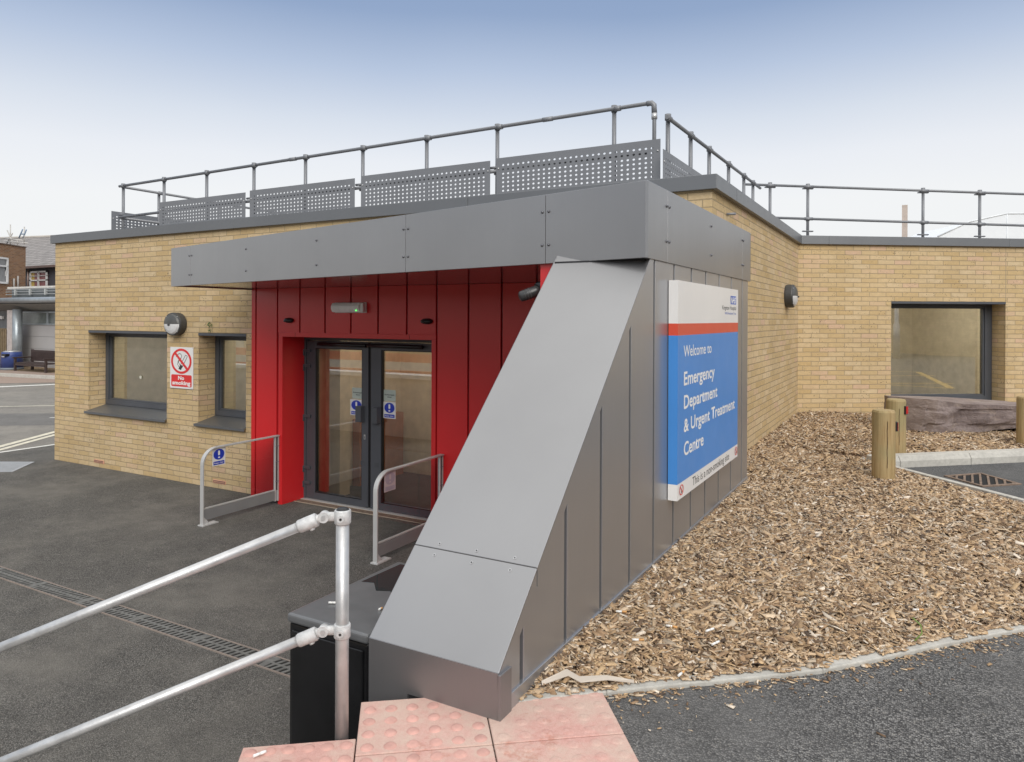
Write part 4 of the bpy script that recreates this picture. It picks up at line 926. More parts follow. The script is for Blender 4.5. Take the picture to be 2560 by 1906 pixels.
for i, p_ in enumerate(pts):
    w_ = (.010, .026, .022, .014, .002)[i]
    k.v += [(p_[0]+.4*w_, p_[1]-w_*.6, p_[2]), (p_[0]-.4*w_, p_[1]+w_*.6, p_[2]+.010), (p_[0]-.4*w_, p_[1]+w_*.6, p_[2]+.008), (p_[0]+.4*w_, p_[1]-w_*.6, p_[2]-.002)]
    if i:
        b = len(k.v)-8
        for u, v_ in ((0, 1), (1, 2), (2, 3), (3, 0)): k.f.append((b+u, b+v_, b+4+v_, b+4+u))
tag(k.build('bark_strip', simple('pale_bark', (.50,.44,.37), .85)), 'long pale curled strip of bark lying by the kerb beside the fin', 'bark')

gs = thing('green_shoot', (.03, 3.95, .89), 'thin green shoot standing up from the bark near the kerb', 'plant')
k = MB(); k.tube([(-.01, 3.93, .88), (.02, 3.96, .91), (.015, 3.97, .945), (-.02, 3.965, .975)], .0035, 6); k.build('stem', simple('shoot_green', (.16,.24,.05), .6), gs)
# ------------------------------------------------------------------ bollards
mt, t, p = newmat('timber'); v = objc(t)
c = ramp(t, noise(t, 1, mapv(t, v, (60, 60, 3)), 5, .6), [(.3, (.25,.16,.065)), (.48, (.36,.25,.115)), (.75, (.44,.32,.165))]); c = mixc(t, ramp(t, noise(t, 3, v, 4), [(.4, 0.0), (.7, .6)]), c, (.27,.245,.12))
t.links.new(c, p.inputs['Base Color']); p.inputs['Roughness'].default_value = .75; bump(t, noise(t, 1, mapv(t, v, (90, 90, 4)), 5), .5, .004, p); TIMB = mt
REFL = simple('red_reflector', (.50,.015,.02), .25, 0, .2, 300)
def bollard(x_, y_, zt_, lab, ra_=(-20, -.11)):
    t_ = thing('timber_bollard', (x_, y_, .84), lab, 'bollard', 'round timber bollards by the parking bay'); n_ = 32; k = MB()
    prof = [(.100, .80), (.104, 1.0), (.102, 1.3), (.102, zt_-.022), (.094, zt_-.004), (.080, zt_)]
    rr_ = [1+.012*math.sin(3*i*2*math.pi/n_+x_)+.008*random.uniform(-1, 1) for i in range(n_)]
    for (r0, z0), (r1, z1) in zip(prof, prof[1:]):
        for i in range(n_):
            a, b = 2*math.pi*i/n_, 2*math.pi*(i+1)/n_; i2 = (i+1) % n_
            k.face([(x_+r0*rr_[i]*math.cos(a), y_+r0*rr_[i]*math.sin(a), z0), (x_+r0*rr_[i2]*math.cos(b), y_+r0*rr_[i2]*math.sin(b), z0), (x_+r1*rr_[i2]*math.cos(b), y_+r1*rr_[i2]*math.sin(b), z1), (x_+r1*rr_[i]*math.cos(a), y_+r1*rr_[i]*math.sin(a), z1)], smooth=True)
    k.face([(x_+.080*rr_[i]*math.cos(2*math.pi*i/n_), y_+.080*rr_[i]*math.sin(2*math.pi*i/n_), zt_) for i in range(n_)]); k.build('post_body', TIMB, t_)
    k = MB(); a = R(-70); xx, yy = x_+.1035*math.cos(a), y_+.1035*math.sin(a)
    for i in range(12):
        z0 = 1.0+i*(zt_-1.1)/12; j0, j1 = .0015*math.sin(i*1.3), .0015*math.sin((i+1)*1.3)
        k.box(xx-.0022+j0, xx+.0022+j0, yy-.004, yy+.01, z0, z0+(zt_-1.1)/12)
    k.build('drying_crack', simple('crack_dark', (.07,.04,.02), .9), t_)
    a = R(ra_[0]); Mr = Matrix.Translation((x_+.102*math.cos(a), y_+.102*math.sin(a), zt_+ra_[1])) @ Matrix.Rotation(a, 4, 'Z')
    k = MB(); k.box(-.006, .014, -.03, .03, -.045, .045, Mr); k.build('reflector_backing', BLACK, t_, .002); k = MB(); k.box(.0145, .019, -.026, .026, -.041, .041, Mr); k.build('reflector', REFL, t_, .002)
bollard(-.287, 7.797, 1.54, 'front timber bollard nearest the camera in the bark bed', (14, -.155))
bollard(-.218, 9.269, 1.507, 'timber bollard half hidden behind the nearer bollard in front of the boulder', (-20, -.115))
bollard(1.16, 10.86, 1.468, 'timber bollard at the right edge of the picture by the end of the boulder', (-40, -.1))

# ------------------------------------------------------------------ boulder
mt, t, p = newmat('purple_slate_rock'); v = objc(t)
c = ramp(t, noise(t, 3.5, v, 9, .72), [(.3, (.17,.13,.12)), (.5, (.26,.205,.19)), (.68, (.36,.295,.27))])
c = mixc(t, ramp(t, noise(t, 1, mapv(t, v, (4, 4, 9)), 7, .7), [(.52, 0.0), (.66, .6)]), c, (.37,.29,.23))
wv = N(t, 'ShaderNodeTexWave'); wv.inputs['Scale'].default_value = .8; wv.bands_direction = 'DIAGONAL'; wv.inputs['Distortion'].default_value = 14; wv.inputs['Detail'].default_value = 5; t.links.new(v, wv.inputs['Vector'])
c = mixc(t, ramp(t, wv.outputs['Fac'], [(.985, 0.0), (.998, .35)]), c, (.40,.34,.31))
vk = N(t, 'ShaderNodeTexVoronoi', feature='DISTANCE_TO_EDGE'); vk.inputs['Scale'].default_value = 3.4; t.links.new(v, vk.inputs['Vector']); c = mixc(t, ramp(t, vk.outputs['Distance'], [(.002, .22), (.03, 0.0)]), c, (.10,.08,.07))
sx3 = N(t, 'ShaderNodeSeparateXYZ'); t.links.new(v, sx3.inputs[0]); c = mixc(t, ramp(t, sx3.outputs['X'], [(.12, .5), (.30, 0.0)]), c, (.34,.275,.24)); t.links.new(c, p.inputs['Base Color']); p.inputs['Roughness'].default_value = .72
bump(t, noise(t, 1, mapv(t, v, (7, 7, 10)), 9, .74), 1.0, .06, p); ROCK = mt
k = MB()
TOP = [(-.42, 11.85, 1.300), (-.36, 11.48, 1.325), (.12, 11.22, 1.335), (.24, 11.20, 1.330), (.55, 11.45, 1.275), (1.0, 11.70, 1.258), (1.42, 11.98, 1.238), (1.54, 12.35, 1.222), (1.1, 12.6, 1.235), (.3, 12.4, 1.272)]
BOT = [(-.42, 11.85, .87), (-.33, 11.52, .87), (.02, 11.22, .86), (.18, 11.19, .86), (.5, 11.45, .87), (.86, 11.66, .90), (1.30, 11.97, .955), (1.40, 12.35, .90), (1.0, 12.65, .87), (.3, 12.55, .87)]
bm = bmesh.new(); lv = []
rr2 = random.Random(5)
for f_ in (0, .12, .34, .5, .68, .86, 1):
    row = []
    for tpt, bpt in zip(TOP, BOT):
        pt_ = Vector(bpt).lerp(Vector(tpt), f_); row.append(bm.verts.new(pt_))
    lv.append(row)
nn = len(TOP)
for r0, r1 in zip(lv, lv[1:]):
    for i in range(nn): j_ = (i+1) % nn; bm.faces.new((r0[i], r0[j_], r1[j_], r1[i]))
ctop = bm.verts.new((.5, 11.9, 1.270)); cbot = bm.verts.new((.5, 12.0, .85))
for i in range(nn): j_ = (i+1) % nn; bm.faces.new((lv[-1][i], lv[-1][j_], ctop)); bm.faces.new((lv[0][j_], lv[0][i], cbot))
bmesh.ops.recalc_face_normals(bm, faces=bm.faces)
bmesh.ops.subdivide_edges(bm, edges=bm.edges, cuts=4, use_grid_fill=True)
from mathutils import noise as mn
for v_ in bm.verts:
    q_ = v_.co; lay = mn.noise(Vector((q_.x*2, q_.y*2, q_.z*7)))*.02+mn.noise(q_*2.7)*.085+mn.noise(q_*8)*.035+abs(mn.noise(q_*5+Vector((7,3,1))))*-.05+(mn.cell(Vector((q_.x*3.1, q_.y*3.1, q_.z*6)))-.5)*.035*(1 if q_.x > .1 else .1)
    v_.co += Vector((.5, -.85, .0))*lay*(1.0 if q_.z < 1.2 else .5)
mb_ = bpy.data.meshes.new('boulder'); bm.to_mesh(mb_); bm.free(); mb_.materials.append(ROCK); o = bpy.data.objects.new('boulder', mb_); C.objects.link(o)
tag(o, 'large flat topped purple grey slate boulder in the bark below the right window', 'boulder')

# ------------------------------------------------------------------ gully grate
RUST = simple('rusty_iron', (.22,.16,.12), .8, .3, .3, 20, .4, 120)
gl = thing('gully_grate', (.55, 8.6, .80), 'rusty slotted iron gully grate set in the parking bay asphalt', 'drain')
GQ = [Vector((.231, 8.63)), Vector((.574, 8.989)), Vector((.882, 8.583)), Vector((.542, 8.259))]
def gpt(u, v_): return GQ[0]*(1-u)*(1-v_)+GQ[1]*u*(1-v_)+GQ[2]*u*v_+GQ[3]*(1-u)*v_
k = MB(); k.face([(*q_, .803) for q_ in GQ]); k.build('gully_void', simple('void_black', (.006,.006,.006), .9), gl)
k = MB()
for u0, u1, v0, v1 in ((0, 1, 0, .07), (0, 1, .93, 1), (0, .07, .07, .93), (.93, 1, .07, .93)): k.prism([tuple(gpt(u0, v0)), tuple(gpt(u1, v0)), tuple(gpt(u1, v1)), tuple(gpt(u0, v1))], .800, .812)
k.build('grate_frame', RUST, gl)
k = MB()
for i in range(1, 9):
    s = i/9*1.86+.07; 
    u0, v0 = (s, .07) if s <= .93 else (.93, s-.86); u1, v1 = (.07, s) if s <= .93 else (s-.86, .93)
    a, b = gpt(u0, v0), gpt(u1, v1); d = (b-a).normalized()*0; w_ = Vector(((b-a).y, -(b-a).x)).normalized()*.010
    k.prism([tuple(a+w_), tuple(a-w_), tuple(b-w_), tuple(b+w_)], .801, .8105)
k.build('grate_bars', RUST, gl)

# ------------------------------------------------------------------ drains and access cover in the forecourt
def channel(name, a0, a1, b0, b1, lab, pitch, mat_, edge):
    t_ = thing(name, ((a0+a1)/2, (b0+b1)/2, 0), lab, 'drain')
    k = MB(); k.face([(a0, b0, .003), (a1, b0, .003), (a1, b1, .003), (a0, b1, .003)]); k.build('channel_void', simple('drain_black', (.012,.012,.011), .9), t_)
    k = MB(); k.box(a0, a1, b0-.006, b0+.004, 0, .009); k.box(a0, a1, b1-.004, b1+.006, 0, .009); k.build('edge_rail', edge, t_)
    k = MB(); mid = (b0+b1)/2; k.box(a0, a1, mid-.008, mid+.008, .001, .008); x_ = a0; i = 0
    while x_ < a1-.03:
        for lo, hi, of in ((b0+.010, mid-.008, 0), (mid+.008, b1-.010, pitch/2)):
            k.prism([(x_+of, lo), (x_+of+pitch*.42, lo), (x_+of+pitch*.42+.02, hi), (x_+of+.02, hi)], .001, .0075)
        i += 1; x_ += pitch
        if i % 14 == 0: k.box(x_-pitch*.1, x_+pitch*.9, b0+.008, b1-.008, .001, .0078)
    k.build('slotted_grating', mat_, t_); return t_
channel('drain_channel', -10.5, -2.6, 3.492, 3.648, 'long slotted drainage channel crossing the asphalt in front of the doors', .052, simple('drain_grey', (.15,.15,.14), .7, .1, .3, 20), simple('drain_edge', (.25,.205,.175), .8))
channel('threshold_drain', -7.09, -4.6, 6.85, 6.965, 'rusty narrow slotted drain along the door threshold', .03, RUST, simple('drain_lip', (.40,.33,.25), .7))
ac = thing('access_cover', (-12.8, 6.0, 0), 'pale metal access cover in the asphalt left of the brick corner', 'manhole cover')
k = MB(); cvr = [(-12.65, 6.543), (-12.13, 5.96), (-13.05, 5.44), (-13.56, 6.03)]; k.prism(cvr, .001, .008); k.build('cover_plate', simple('cover_steel', (.40,.41,.42), .55, .3, .12, 8), ac)
k = MB()
for i in range(1, 26):
    f_ = i/26; a = Vector(cvr[0]).lerp(Vector(cvr[1]), f_); b = Vector(cvr[3]).lerp(Vector(cvr[2]), f_); k.prism([tuple(a.lerp(b, .04)), tuple(a.lerp(b, .96)), tuple(a.lerp(b, .96)+Vector((.006, -.006))), tuple(a.lerp(b, .04)+Vector((.006, -.006)))], .008, .0105)
k.build('tread_ribs', simple('rib_steel', (.33,.34,.35), .5, .3), ac)

# road markings (painted)
PNT = simple('road_paint', (.62,.58,.46), .8, 0, .2, 12); PNW = simple('road_paint_white', (.66,.65,.60), .8, 0, .25, 14)
def strip(pts, z, mat_, name='road_marking'):
    k = MB(); k.face([(p_[0], p_[1], z) for p_ in pts]); return tag(k.build(name, mat_), kind='structure')
def seg(p, q_, w_, z, mat_):
    d = Vector((q_[0]-p[0], q_[1]-p[1])).normalized(); n_ = Vector((-d.y, d.x))*w_/2; strip([(p[0]+n_.x, p[1]+n_.y), (p[0]-n_.x, p[1]-n_.y), (q_[0]-n_.x, q_[1]-n_.y), (q_[0]+n_.x, q_[1]+n_.y)], z, mat_)
seg((-13.90, 5.7), (-15.65, 8.52), .14, .0005, PNT); seg((-14.05, 6.35), (-15.25, 8.30), .12, .0015, PNT); seg((-14.09, 5.0), (-14.05, 9.5), .10, .0025, PNW)
seg((-24.5, 7.4), (-16.5, 14), .09, .0005, PNT); seg((-29.5, 7.5), (-24.0, 20), .35, .0005, PNW); seg((-17.9, 9.59), (-17.3, 9.98), .07, .0005, PNW)
strip([(-23, 4.5), (-14.9, 10.2), (-13.5, 13.5), (-24, 6.5)], -.002, asphalt('road_patch', (.15,.145,.135), (.24,.23,.215), (.19,.18,.17), 120, bs=.3), 'road')
PAVE = simple('brown_paving', (.30,.225,.18), .9, 0, .12, 25)
strip([(-60, -8), (-31.5, 10.5), (-25, 17), (-26, 30), (-60, 30)], .002, PAVE, 'pavement')
fk = thing('far_kerb', (-30, 15, 0), 'grey concrete kerb across the road in front of the bench', 'kerb')
for i in range(10):
    a = Vector((-40+2.0*i, 14.05+.125*2*i, 0)); k = MB(); k.prism([(a.x, a.y), (a.x+1.98, a.y+.247), (a.x+1.98, a.y+.377), (a.x, a.y+.13)], 0, .13); k.build('kerb_stone', CONC, fk, .01)
k = MB(); k.face([(-40, 14.15, .105), (-20, 16.6, .105), (-20, 17.2, .105), (-40, 15.8, .105)]); tag(k.build('pavement', PAVE), kind='structure')
k = MB(); k.face([(-40, 15.8, .11), (-20, 17.2, .11), (-20, 18.2, .11), (-40, 18.2, .11)]); tag(k.build('planting_bed', simple('leaf_litter', (.24,.165,.09), .95, 0, .5, 25, 1, 60)), kind='structure')

# ------------------------------------------------------------------ handrail
hr = thing('handrail', (-1.848, 2.025, .86), 'galvanised tubular handrail with two sloping rails in the foreground by the steps', 'handrail')
px, py = -1.848, 2.0247
k = MB(); k.tube([(px, py, .80), (px, py, 1.685)], .0243, 24); k.build('post', GALV, hr)
k = MB(); k.tube([(px, py, 1.684), (px, py, 1.692), (px, py, 1.698), (px, py, 1.701)], .022, 20, rs=[.026, .025, .018, .008]); k.build('post_cap', BLACK, hr)
RD = Vector((-.8721, -.4894, 0))*1.0
RD = Vector((-math.cos(R(31)), -math.sin(R(31)), 0)); sl_ = .405
for zc_ in (1.666, 1.247):
    j0 = Vector((px, py, zc_)); dirv = (RD+Vector((0, 0, -sl_))).normalized()
    k = MB(); k.tube([(px, py, zc_-.026), (px, py, zc_-.022), (px, py, zc_+.022), (px, py, zc_+.026)], .03, 24, rs=[.0275, .0305, .0305, .0275]); ft = k.build('collar_fitting', GALVC, hr)
    k = MB(); vw = Vector((.49, -.87, 0)).normalized(); c = j0+vw*.029+Vector((.0, 0, -.002)); k.tube([c, c+vw*.006], .013, 16, sy=1); k.build('grub_screw', GALVC, ft); k = MB(); k.tube([c+vw*.0061, c+vw*.0066], .005, 12); k.build('screw_socket', BLACK, ft)
    k = MB(); piv = j0+RD*.068; a = j0+RD*.024
    k.tube([a, piv+RD*.0], .011, 10, sy=1.6)
    sd_ = Vector((-RD.y, RD.x, 0))
    k.tube([piv-sd_*.016, piv+sd_*.016], .020, 20)
    k.tube([piv, piv+dirv*.045], .013, 10, sy=1.2); k.build('swivel_joint', GALVC, ft)
    k = MB(); k.tube([piv-sd_*.017, piv-sd_*.021], .008, 12); k.tube([piv+sd_*.017, piv+sd_*.021], .008, 12); k.build('swivel_pin', GALV, ft)
    s0 = piv+dirv*.026; k = MB(); k.tube([s0, s0+dirv*.005, s0+dirv*.068, s0+dirv*.074], .025, 24, rs=[.021, .0252, .0245, .0225]); k.build('socket', GALVC, ft)
    k = MB(); g_ = s0+dirv*.03; dn = Vector((0, 0, -1)); dn = (dn-dirv*dn.dot(dirv)).normalized(); k.tube([g_+dn*.022, g_+dn*.030], .010, 12); k.build('grub_screw', GALVC, ft)
    r0 = piv+dirv*.05; k = MB(); k.tube([r0, r0+dirv*2.2], .0182, 24); k.build('rail', GALV, hr)

# ------------------------------------------------------------------ black bin
bn = thing('litter_bin', (-2.36, 2.9, 0), 'black metal litter bin with a wet top tucked beside the fin wall', 'bin')
a0, a1, b0, b1 = -2.605, -2.11, 2.472, 3.318
k = MB(); k.box(a0+.006, a1-.006, b0+.012, b1-.006, .03, .955); k.build('bin_body', BINB, bn, .012, seg=3)
k = MB(); k.box(a0, a1, b0, b1, .955, 1.0); k.build('bin_top', simple('bin_lid', (.13,.133,.135), .3, .1, .12, 7), bn, .014, seg=3)
k = MB(); k.box(a0+.03, a1-.03, b0+.003, b0+.014, .06, .925); k.build('door_panel', BINB, bn, .006)
k = MB(); k.box(a0+.035, a0+.085, b0-.002, b0+.004, .905, .918); k.build('lock_slot', BLACK, bn)
mt, t, p = newmat('water_film'); p.inputs['Base Color'].default_value = (.03,.035,.035,1); p.inputs['Roughness'].default_value = .03
k = MB(); wp = [(-2.56, 3.28), (-2.30, 3.28), (-2.15, 3.1), (-2.17, 2.92), (-2.27, 2.86), (-2.35, 2.93), (-2.42, 2.90), (-2.50, 2.98), (-2.57, 2.96)]; k.face([(x_, y_, 1.0012) for x_, y_ in wp][::-1]); k.build('puddle', mt, bn)
butt(-2.49, 2.66, 1.001, .5, 'bent cigarette end lying on top of the black bin', .02)
butt(-2.24, 2.72, 1.001, 1.5, 'small white paper scrap of a cigarette on the bin top', .012)

# weed on the wall
wd = thing('wall_weed', (-8.70, 6.82, 2.18), 'small green weed growing from the brickwork over the narrow window', 'plant')
LEAF = simple('weed_green', (.07,.13,.03), .7, 0, .3, 40)
k = MB(); k.tube([(-8.69, 6.815, 2.18), (-8.70, 6.80, 2.24), (-8.71, 6.80, 2.29)], .0025, 6); k.build('stem', LEAF, wd)
k = MB(); rr3 = random.Random(2)
for i in range(34):
    c = Vector((-8.70+rr3.gauss(0, .022), 6.805+rr3.uniform(-.02, .01), rr3.choice((2.215, 2.285, 2.30))+rr3.gauss(0, .014))); s = rr3.uniform(.008, .016); a = rr3.uniform(0, 6.28); u = Vector((math.cos(a), rr3.uniform(-.4, .4), math.sin(a)))*s; v_ = Vector((-math.sin(a), rr3.uniform(-.4, .4), math.cos(a)))*s*.55
    k.face([c-u, c-v_, c+u, c+v_])
k.build('leaves', LEAF, wd)

# ------------------------------------------------------------------ background: left
PAN = simple('pale_panel', (.40,.385,.375), .6, 0, .05, 1); PANG = simple('grey_render', (.17,.175,.18), .7); GUT = simple('gutter_metal', (.30,.33,.345), .35, .4)
eb = thing('entrance_block', (-33, 18, 0), 'low grey panelled block with a tubular gutter behind the bench', 'building')
k = MB(); k.box(-42, -22, 18.02, 24, -.1, 3.1); k.build('wall', PANG, eb)
for z0, z1 in ((.1, .395), (.405, .925), (.935, 1.475), (1.485, 2.005)):
    k = MB(); k.box(-36.10, -22, 17.97, 18.02, z0, z1); k.build('wall_panel', PAN, eb, .004)
k = MB(); k.box(-36.25, -22, 17.92, 18.02, 2.005, 2.07); k.box(-36.25, -22, 17.92, 18.02, 2.54, 2.6); k.box(-36.25, -36.1, 17.92, 18.02, 2.07, 2.54); k.box(-33.75, -33.6, 17.92, 18.02, 2.07, 2.54); k.build('window_frame', GUT, eb)
k = MB(); k.box(-36.1, -22, 17.99, 18.01, 2.07, 2.54); k.build('window_band', simple('obscured_glass', (.16,.18,.17), .2), eb)
k = MB(); k.box(-35.56, -35.10, 17.2, 17.45, 0, 2.66); k.build('column', simple('column_pale', (.42,.38,.36), .6), eb, .01)
k = MB(); k.tube([(-34.93, 17.32, 0), (-34.93, 17.32, 2.7)], .19, 18); k.build('column', GUT, eb)
k = MB(); k.tube([(-42, 16.9, 3.075), (-22, 16.9, 3.075)], .125, 18); k.build('gutter', GUT, eb)
k = MB(); k.face([(-42, 16.95, 2.93), (-22, 16.95, 2.93), (-22, 18.0, 2.64), (-42, 18.0, 2.64)]); k.box(-42, -22, 17.0, 24, 3.14, 3.2); k.build('soffit', simple('soffit_grey', (.27,.27,.26), .6), eb)
k = MB()
for i in range(150):
    x_ = -37.2+i*.1; k.box(x_, x_+.05, 18.2, 18.25, 3.2, 3.66)
k.build('louvre', simple('louvre_grey', (.16,.18,.19), .6), eb)
k = MB()
for z_ in (3.40, 3.52, 3.62): k.tube([(-37.4, 18.05, z_), (-22, 18.05, z_)], .02, 8)
for i in range(12): x_ = -36.6+i*1.25; k.box(x_, x_+.09, 18.0, 18.1, 3.36, 3.64)
k.build('roof_pipes', simple('pipe_grey', (.42,.43,.42), .6, .2), eb)
k = MB(); k.box(-37.5, -22, 18.15, 24, 3.67, 3.76); k.build('parapet_cap', simple('cap_pale', (.55,.53,.49), .8), eb)
k = MB(); k.box(-37.9, -37.45, 17.9, 18.0, 2.25, 2.40); k.build('name_plate', WHITE, eb)

wf = thing('timber_fence', (-38, 17.3, 0), 'weathered vertical board timber fence left of the blue bin', 'fence')
FT = simple('fence_timber', (.17,.125,.07), .85, 0, .25, 6)
for i in range(22):
    x_ = -35.62-i*.16; k = MB(); k.box(x_-.11, x_, 17.2, 17.23, 0.02, 1.80); k.build('board', FT, wf)
for z_ in (.45, .95, 1.74): k = MB(); k.box(-41, -35.6, 17.235, 17.29, z_, z_+.1); k.build('rail', FT, wf)

fb = thing('blue_bin', (-36.0, 16.1, .1), 'tapered blue litter bin with a silver top standing left of the bench', 'bin')
BLU = simple('bin_blue', (.035,.06,.20), .45); cx_, cy_ = -33.9, 16.6
k = MB(); k.tube([(cx_, cy_, .20), (cx_, cy_, .74), (cx_, cy_, .86)], .5, 24, rs=[.43, .385, .37]); k.build('bin_body', BLU, fb)
k = MB(); k.tube([(cx_, cy_, .10), (cx_, cy_, .20)], .5, 24, rs=[.44, .43]); k.build('bin_base', simple('bin_base_grey', (.16,.18,.20), .6), fb)
k = MB(); k.tube([(cx_, cy_, .86), (cx_, cy_, .905), (cx_, cy_, .92)], .5, 24, rs=[.34, .27, .12]); k.build('bin_top', GALV, fb)
k = MB(); k.box(cx_+.0, cx_+.30, cy_-.40, cy_-.2, .70, .79); k.build('bin_mouth', BLACK, fb)
k = MB(); k.sphere((cx_+.1, cy_-.40, .67), .14, .02, .03); k.build('bin_flap', GALV, fb)

bc = thing('park_bench', (-31.8, 16.6, .1), 'dark brown slatted timber bench in front of the pale panelled wall', 'bench')
BT = simple('bench_timber', (.045,.028,.024), .6, 0, .2, 8); bx0, bx1, by0, by1 = -33.05, -30.65, 16.25, 16.95
k = MB()
for i in range(5): y_ = by0+.02+i*.13; k.box(bx0, bx1, y_, y_+.105, .435, .465)
k.build('seat', BT, bc, .006)
k = MB(); k.box(bx0+.05, bx1-.05, by0, by0+.04, .34, .43); k.build('front_rail', BT, bc)
k = MB(); k.box(bx0, bx1, by1-.02, by1+.03, .88, .96); k.box(bx0, bx1, by1-.05, by1-.01, .50, .55); n_ = 30
for i in range(n_): x_ = bx0+.12+i*(bx1-bx0-.24)/n_; k.box(x_, x_+.045, by1-.03, by1, .55, .88)
k.build('backrest', BT, bc)
for x_ in (bx0, bx1-.09):
    k = MB(); k.box(x_, x_+.09, by0, by0+.08, .10, .63); k.build('leg', BT, bc, .006); k = MB(); k.box(x_, x_+.09, by1-.03, by1+.06, .10, .98); k.build('leg', BT, bc, .006)
    k = MB(); k.box(x_-.01, x_+.10, by0-.07, by1, .63, .68); k.build('armrest', BT, bc, .012)

hb = thing('slate_roof_house', (-50, 27, 0), 'two storey house with grey slate roof and a white sash window', 'house')
k = MB(); k.box(-66, -46.6, 26, 34, 0, 5.75); k.build('wall', simple('dark_cladding', (.055,.055,.065), .7), hb)
mt, t, p = newmat('slate_tiles'); v = objc(t); br = N(t, 'ShaderNodeTexBrick'); t.links.new(mapv(t, v, (1, 1, 1)), br.inputs['Vector'])
cx3 = N(t, 'ShaderNodeSeparateXYZ'); t.links.new(v, cx3.inputs[0]); cb3 = N(t, 'ShaderNodeCombineXYZ'); t.links.new(cx3.outputs['X'], cb3.inputs['X']); t.links.new(cx3.outputs['Z'], cb3.inputs['Y']); t.links.new(cb3.outputs[0], br.inputs['Vector'])
br.inputs['Scale'].default_value = 1; br.inputs['Brick Width'].default_value = .35; br.inputs['Row Height'].default_value = .16; br.inputs['Mortar Size'].default_value = .014
br.inputs['Color1'].default_value = (.20,.185,.175,1); br.inputs['Color2'].default_value = (.29,.27,.255,1); br.inputs['Mortar'].default_value = (.07,.065,.06,1); t.links.new(br.outputs['Color'], p.inputs['Base Color']); p.inputs['Roughness'].default_value = .8
k = MB(); k.face([(-67, 25.6, 5.62), (-46, 25.6, 5.62), (-53.2, 30, 8.2), (-67, 30, 8.62)]); k.face([(-67, 34.4, 5.62), (-67, 30, 8.62), (-53.2, 30, 8.2), (-46, 34.4, 5.62)]); k.face([(-46, 25.6, 5.62), (-46, 34.4, 5.62), (-53.2, 30, 8.2)])
ro = k.build('roof', mt, hb); k = MB(); k.tube([(-67, 30, 8.63), (-53.2, 30, 8.21)], .10, 10); k.build('ridge_tiles', simple('ridge_clay', (.42,.39,.35), .8), ro)
k = MB(); k.box(-67, -46, 25.5, 25.62, 5.48, 5.62); k.build('gutter', simple('fascia_brown', (.13,.085,.07), .6), hb)
k = MB(); k.tube([(-50.95, 25.9, 4.2), (-50.95, 25.9, 5.45)], .06, 8); k.build('downpipe', simple('pipe_pinkish', (.42,.32,.28), .6), hb)
wn = group('window', hb); k = MB(); a0, a1, z0, z1 = -50.75, -48.74, 4.25, 5.32
for r_ in ((a0, a1, z1-.1, z1), (a0, a1, z0, z0+.1), (a0, a0+.12, z0, z1), (a1-.12, a1, z0, z1), ((a0+a1)/2-.05, (a0+a1)/2+.05, z0, z1), (a0, a1, 4.68, 4.76), (a0, a1, 4.99, 5.02)): k.box(r_[0], r_[1], 25.88, 25.98, r_[2], r_[3])
k.build('frame', WHITE, wn)
k = MB(); k.box(a0, a1, 25.96, 25.99, z0, z1); k.build('pane', simple('curtain_red', (.22,.05,.05), .4), wn)
k = MB(); k.box(a0+.12, a0+.45, 25.95, 25.965, z0+.1, z1-.1); k.build('curtain', simple('curtain_yellow', (.50,.36,.08), .6), wn)

bw_ = thing('brown_brick_house', (-46.3, 22, 0), 'brown brick block with an open white window at the left edge', 'house')
P0 = Vector((-46.27, 22)); DD = Vector((-.524, .852)); A_ = P0-DD*6; B_ = P0+DD*2.352
w_ = wall('wall', tuple(A_), tuple(B_), 0, 6.58, [], .1, BROWN, parent=bw_)
w_ = wall('wall', tuple(B_), (B_.x-8, B_.y-4.9), 0, 6.58, [], .1, BROWN, parent=bw_); w_ = wall('wall', (B_.x-8, B_.y-4.9), (A_.x-8, A_.y-4.9), 0, 6.58, [], .1, BROWN, parent=bw_)
k = MB(); k.face([(A_.x, A_.y, 6.55), (B_.x, B_.y, 6.55), (B_.x-8, B_.y-4.9, 6.55), (A_.x-8, A_.y-4.9, 6.55)]); k.build('roof', DARK, bw_)
Mw = Matrix(((DD.x, -DD.y*-1*-1, 0, P0.x), (DD.y, DD.x, 0, P0.y), (0, 0, 1, 0), (0, 0, 0, 1)))
nw = Vector((DD.y, -DD.x)); Mw = Matrix(((DD.x, nw.x, 0, P0.x), (DD.y, nw.y, 0, P0.y), (0, 0, 1, 0), (0, 0, 0, 1)))
k = MB(); k.box(-6, 2.36, -.1, .05, 6.56, 6.62, Mw); k.build('parapet_edge', simple('edge_brown', (.12,.08,.06), .8), bw_)
wn = group('window', bw_); k = MB()
for r_ in ((-1.2, .62, 5.70, 5.80), (-1.2, .60, 5.25, 5.34), (-1.2, .62, 4.27, 4.38), (.52, .62, 4.27, 5.8)): k.box(r_[0], r_[1], .02, .10, r_[2], r_[3], Mw)
k.build('frame', WHITE, wn); k = MB(); k.box(-1.2, .55, .01, .02, 4.3, 5.75, Mw); k.build('pane', simple('grey_pane', (.22,.22,.22), .15), wn)
k = MB(); Mo = Mw @ Matrix.Translation((.50, .10, 5.25)) @ Matrix.Rotation(R(-14), 4, 'X'); k.box(-.07, .0, 0, .05, -.95, 0, Mo); k.box(-1.6, 0, 0, .05, -.95, -.87, Mo); k.build('open_casement', WHITE, wn)
for s in (1.25, 1.62):
    k = MB(); c = P0+DD*s; k.tube([(c.x+.1, c.y-.05, 3.9), (c.x+.1, c.y-.05, 4.62 if s < 1.5 else 4.8)], .05, 8); k.build('vent_pipe', simple('vent_grey', (.42,.40,.37), .6), bw_)
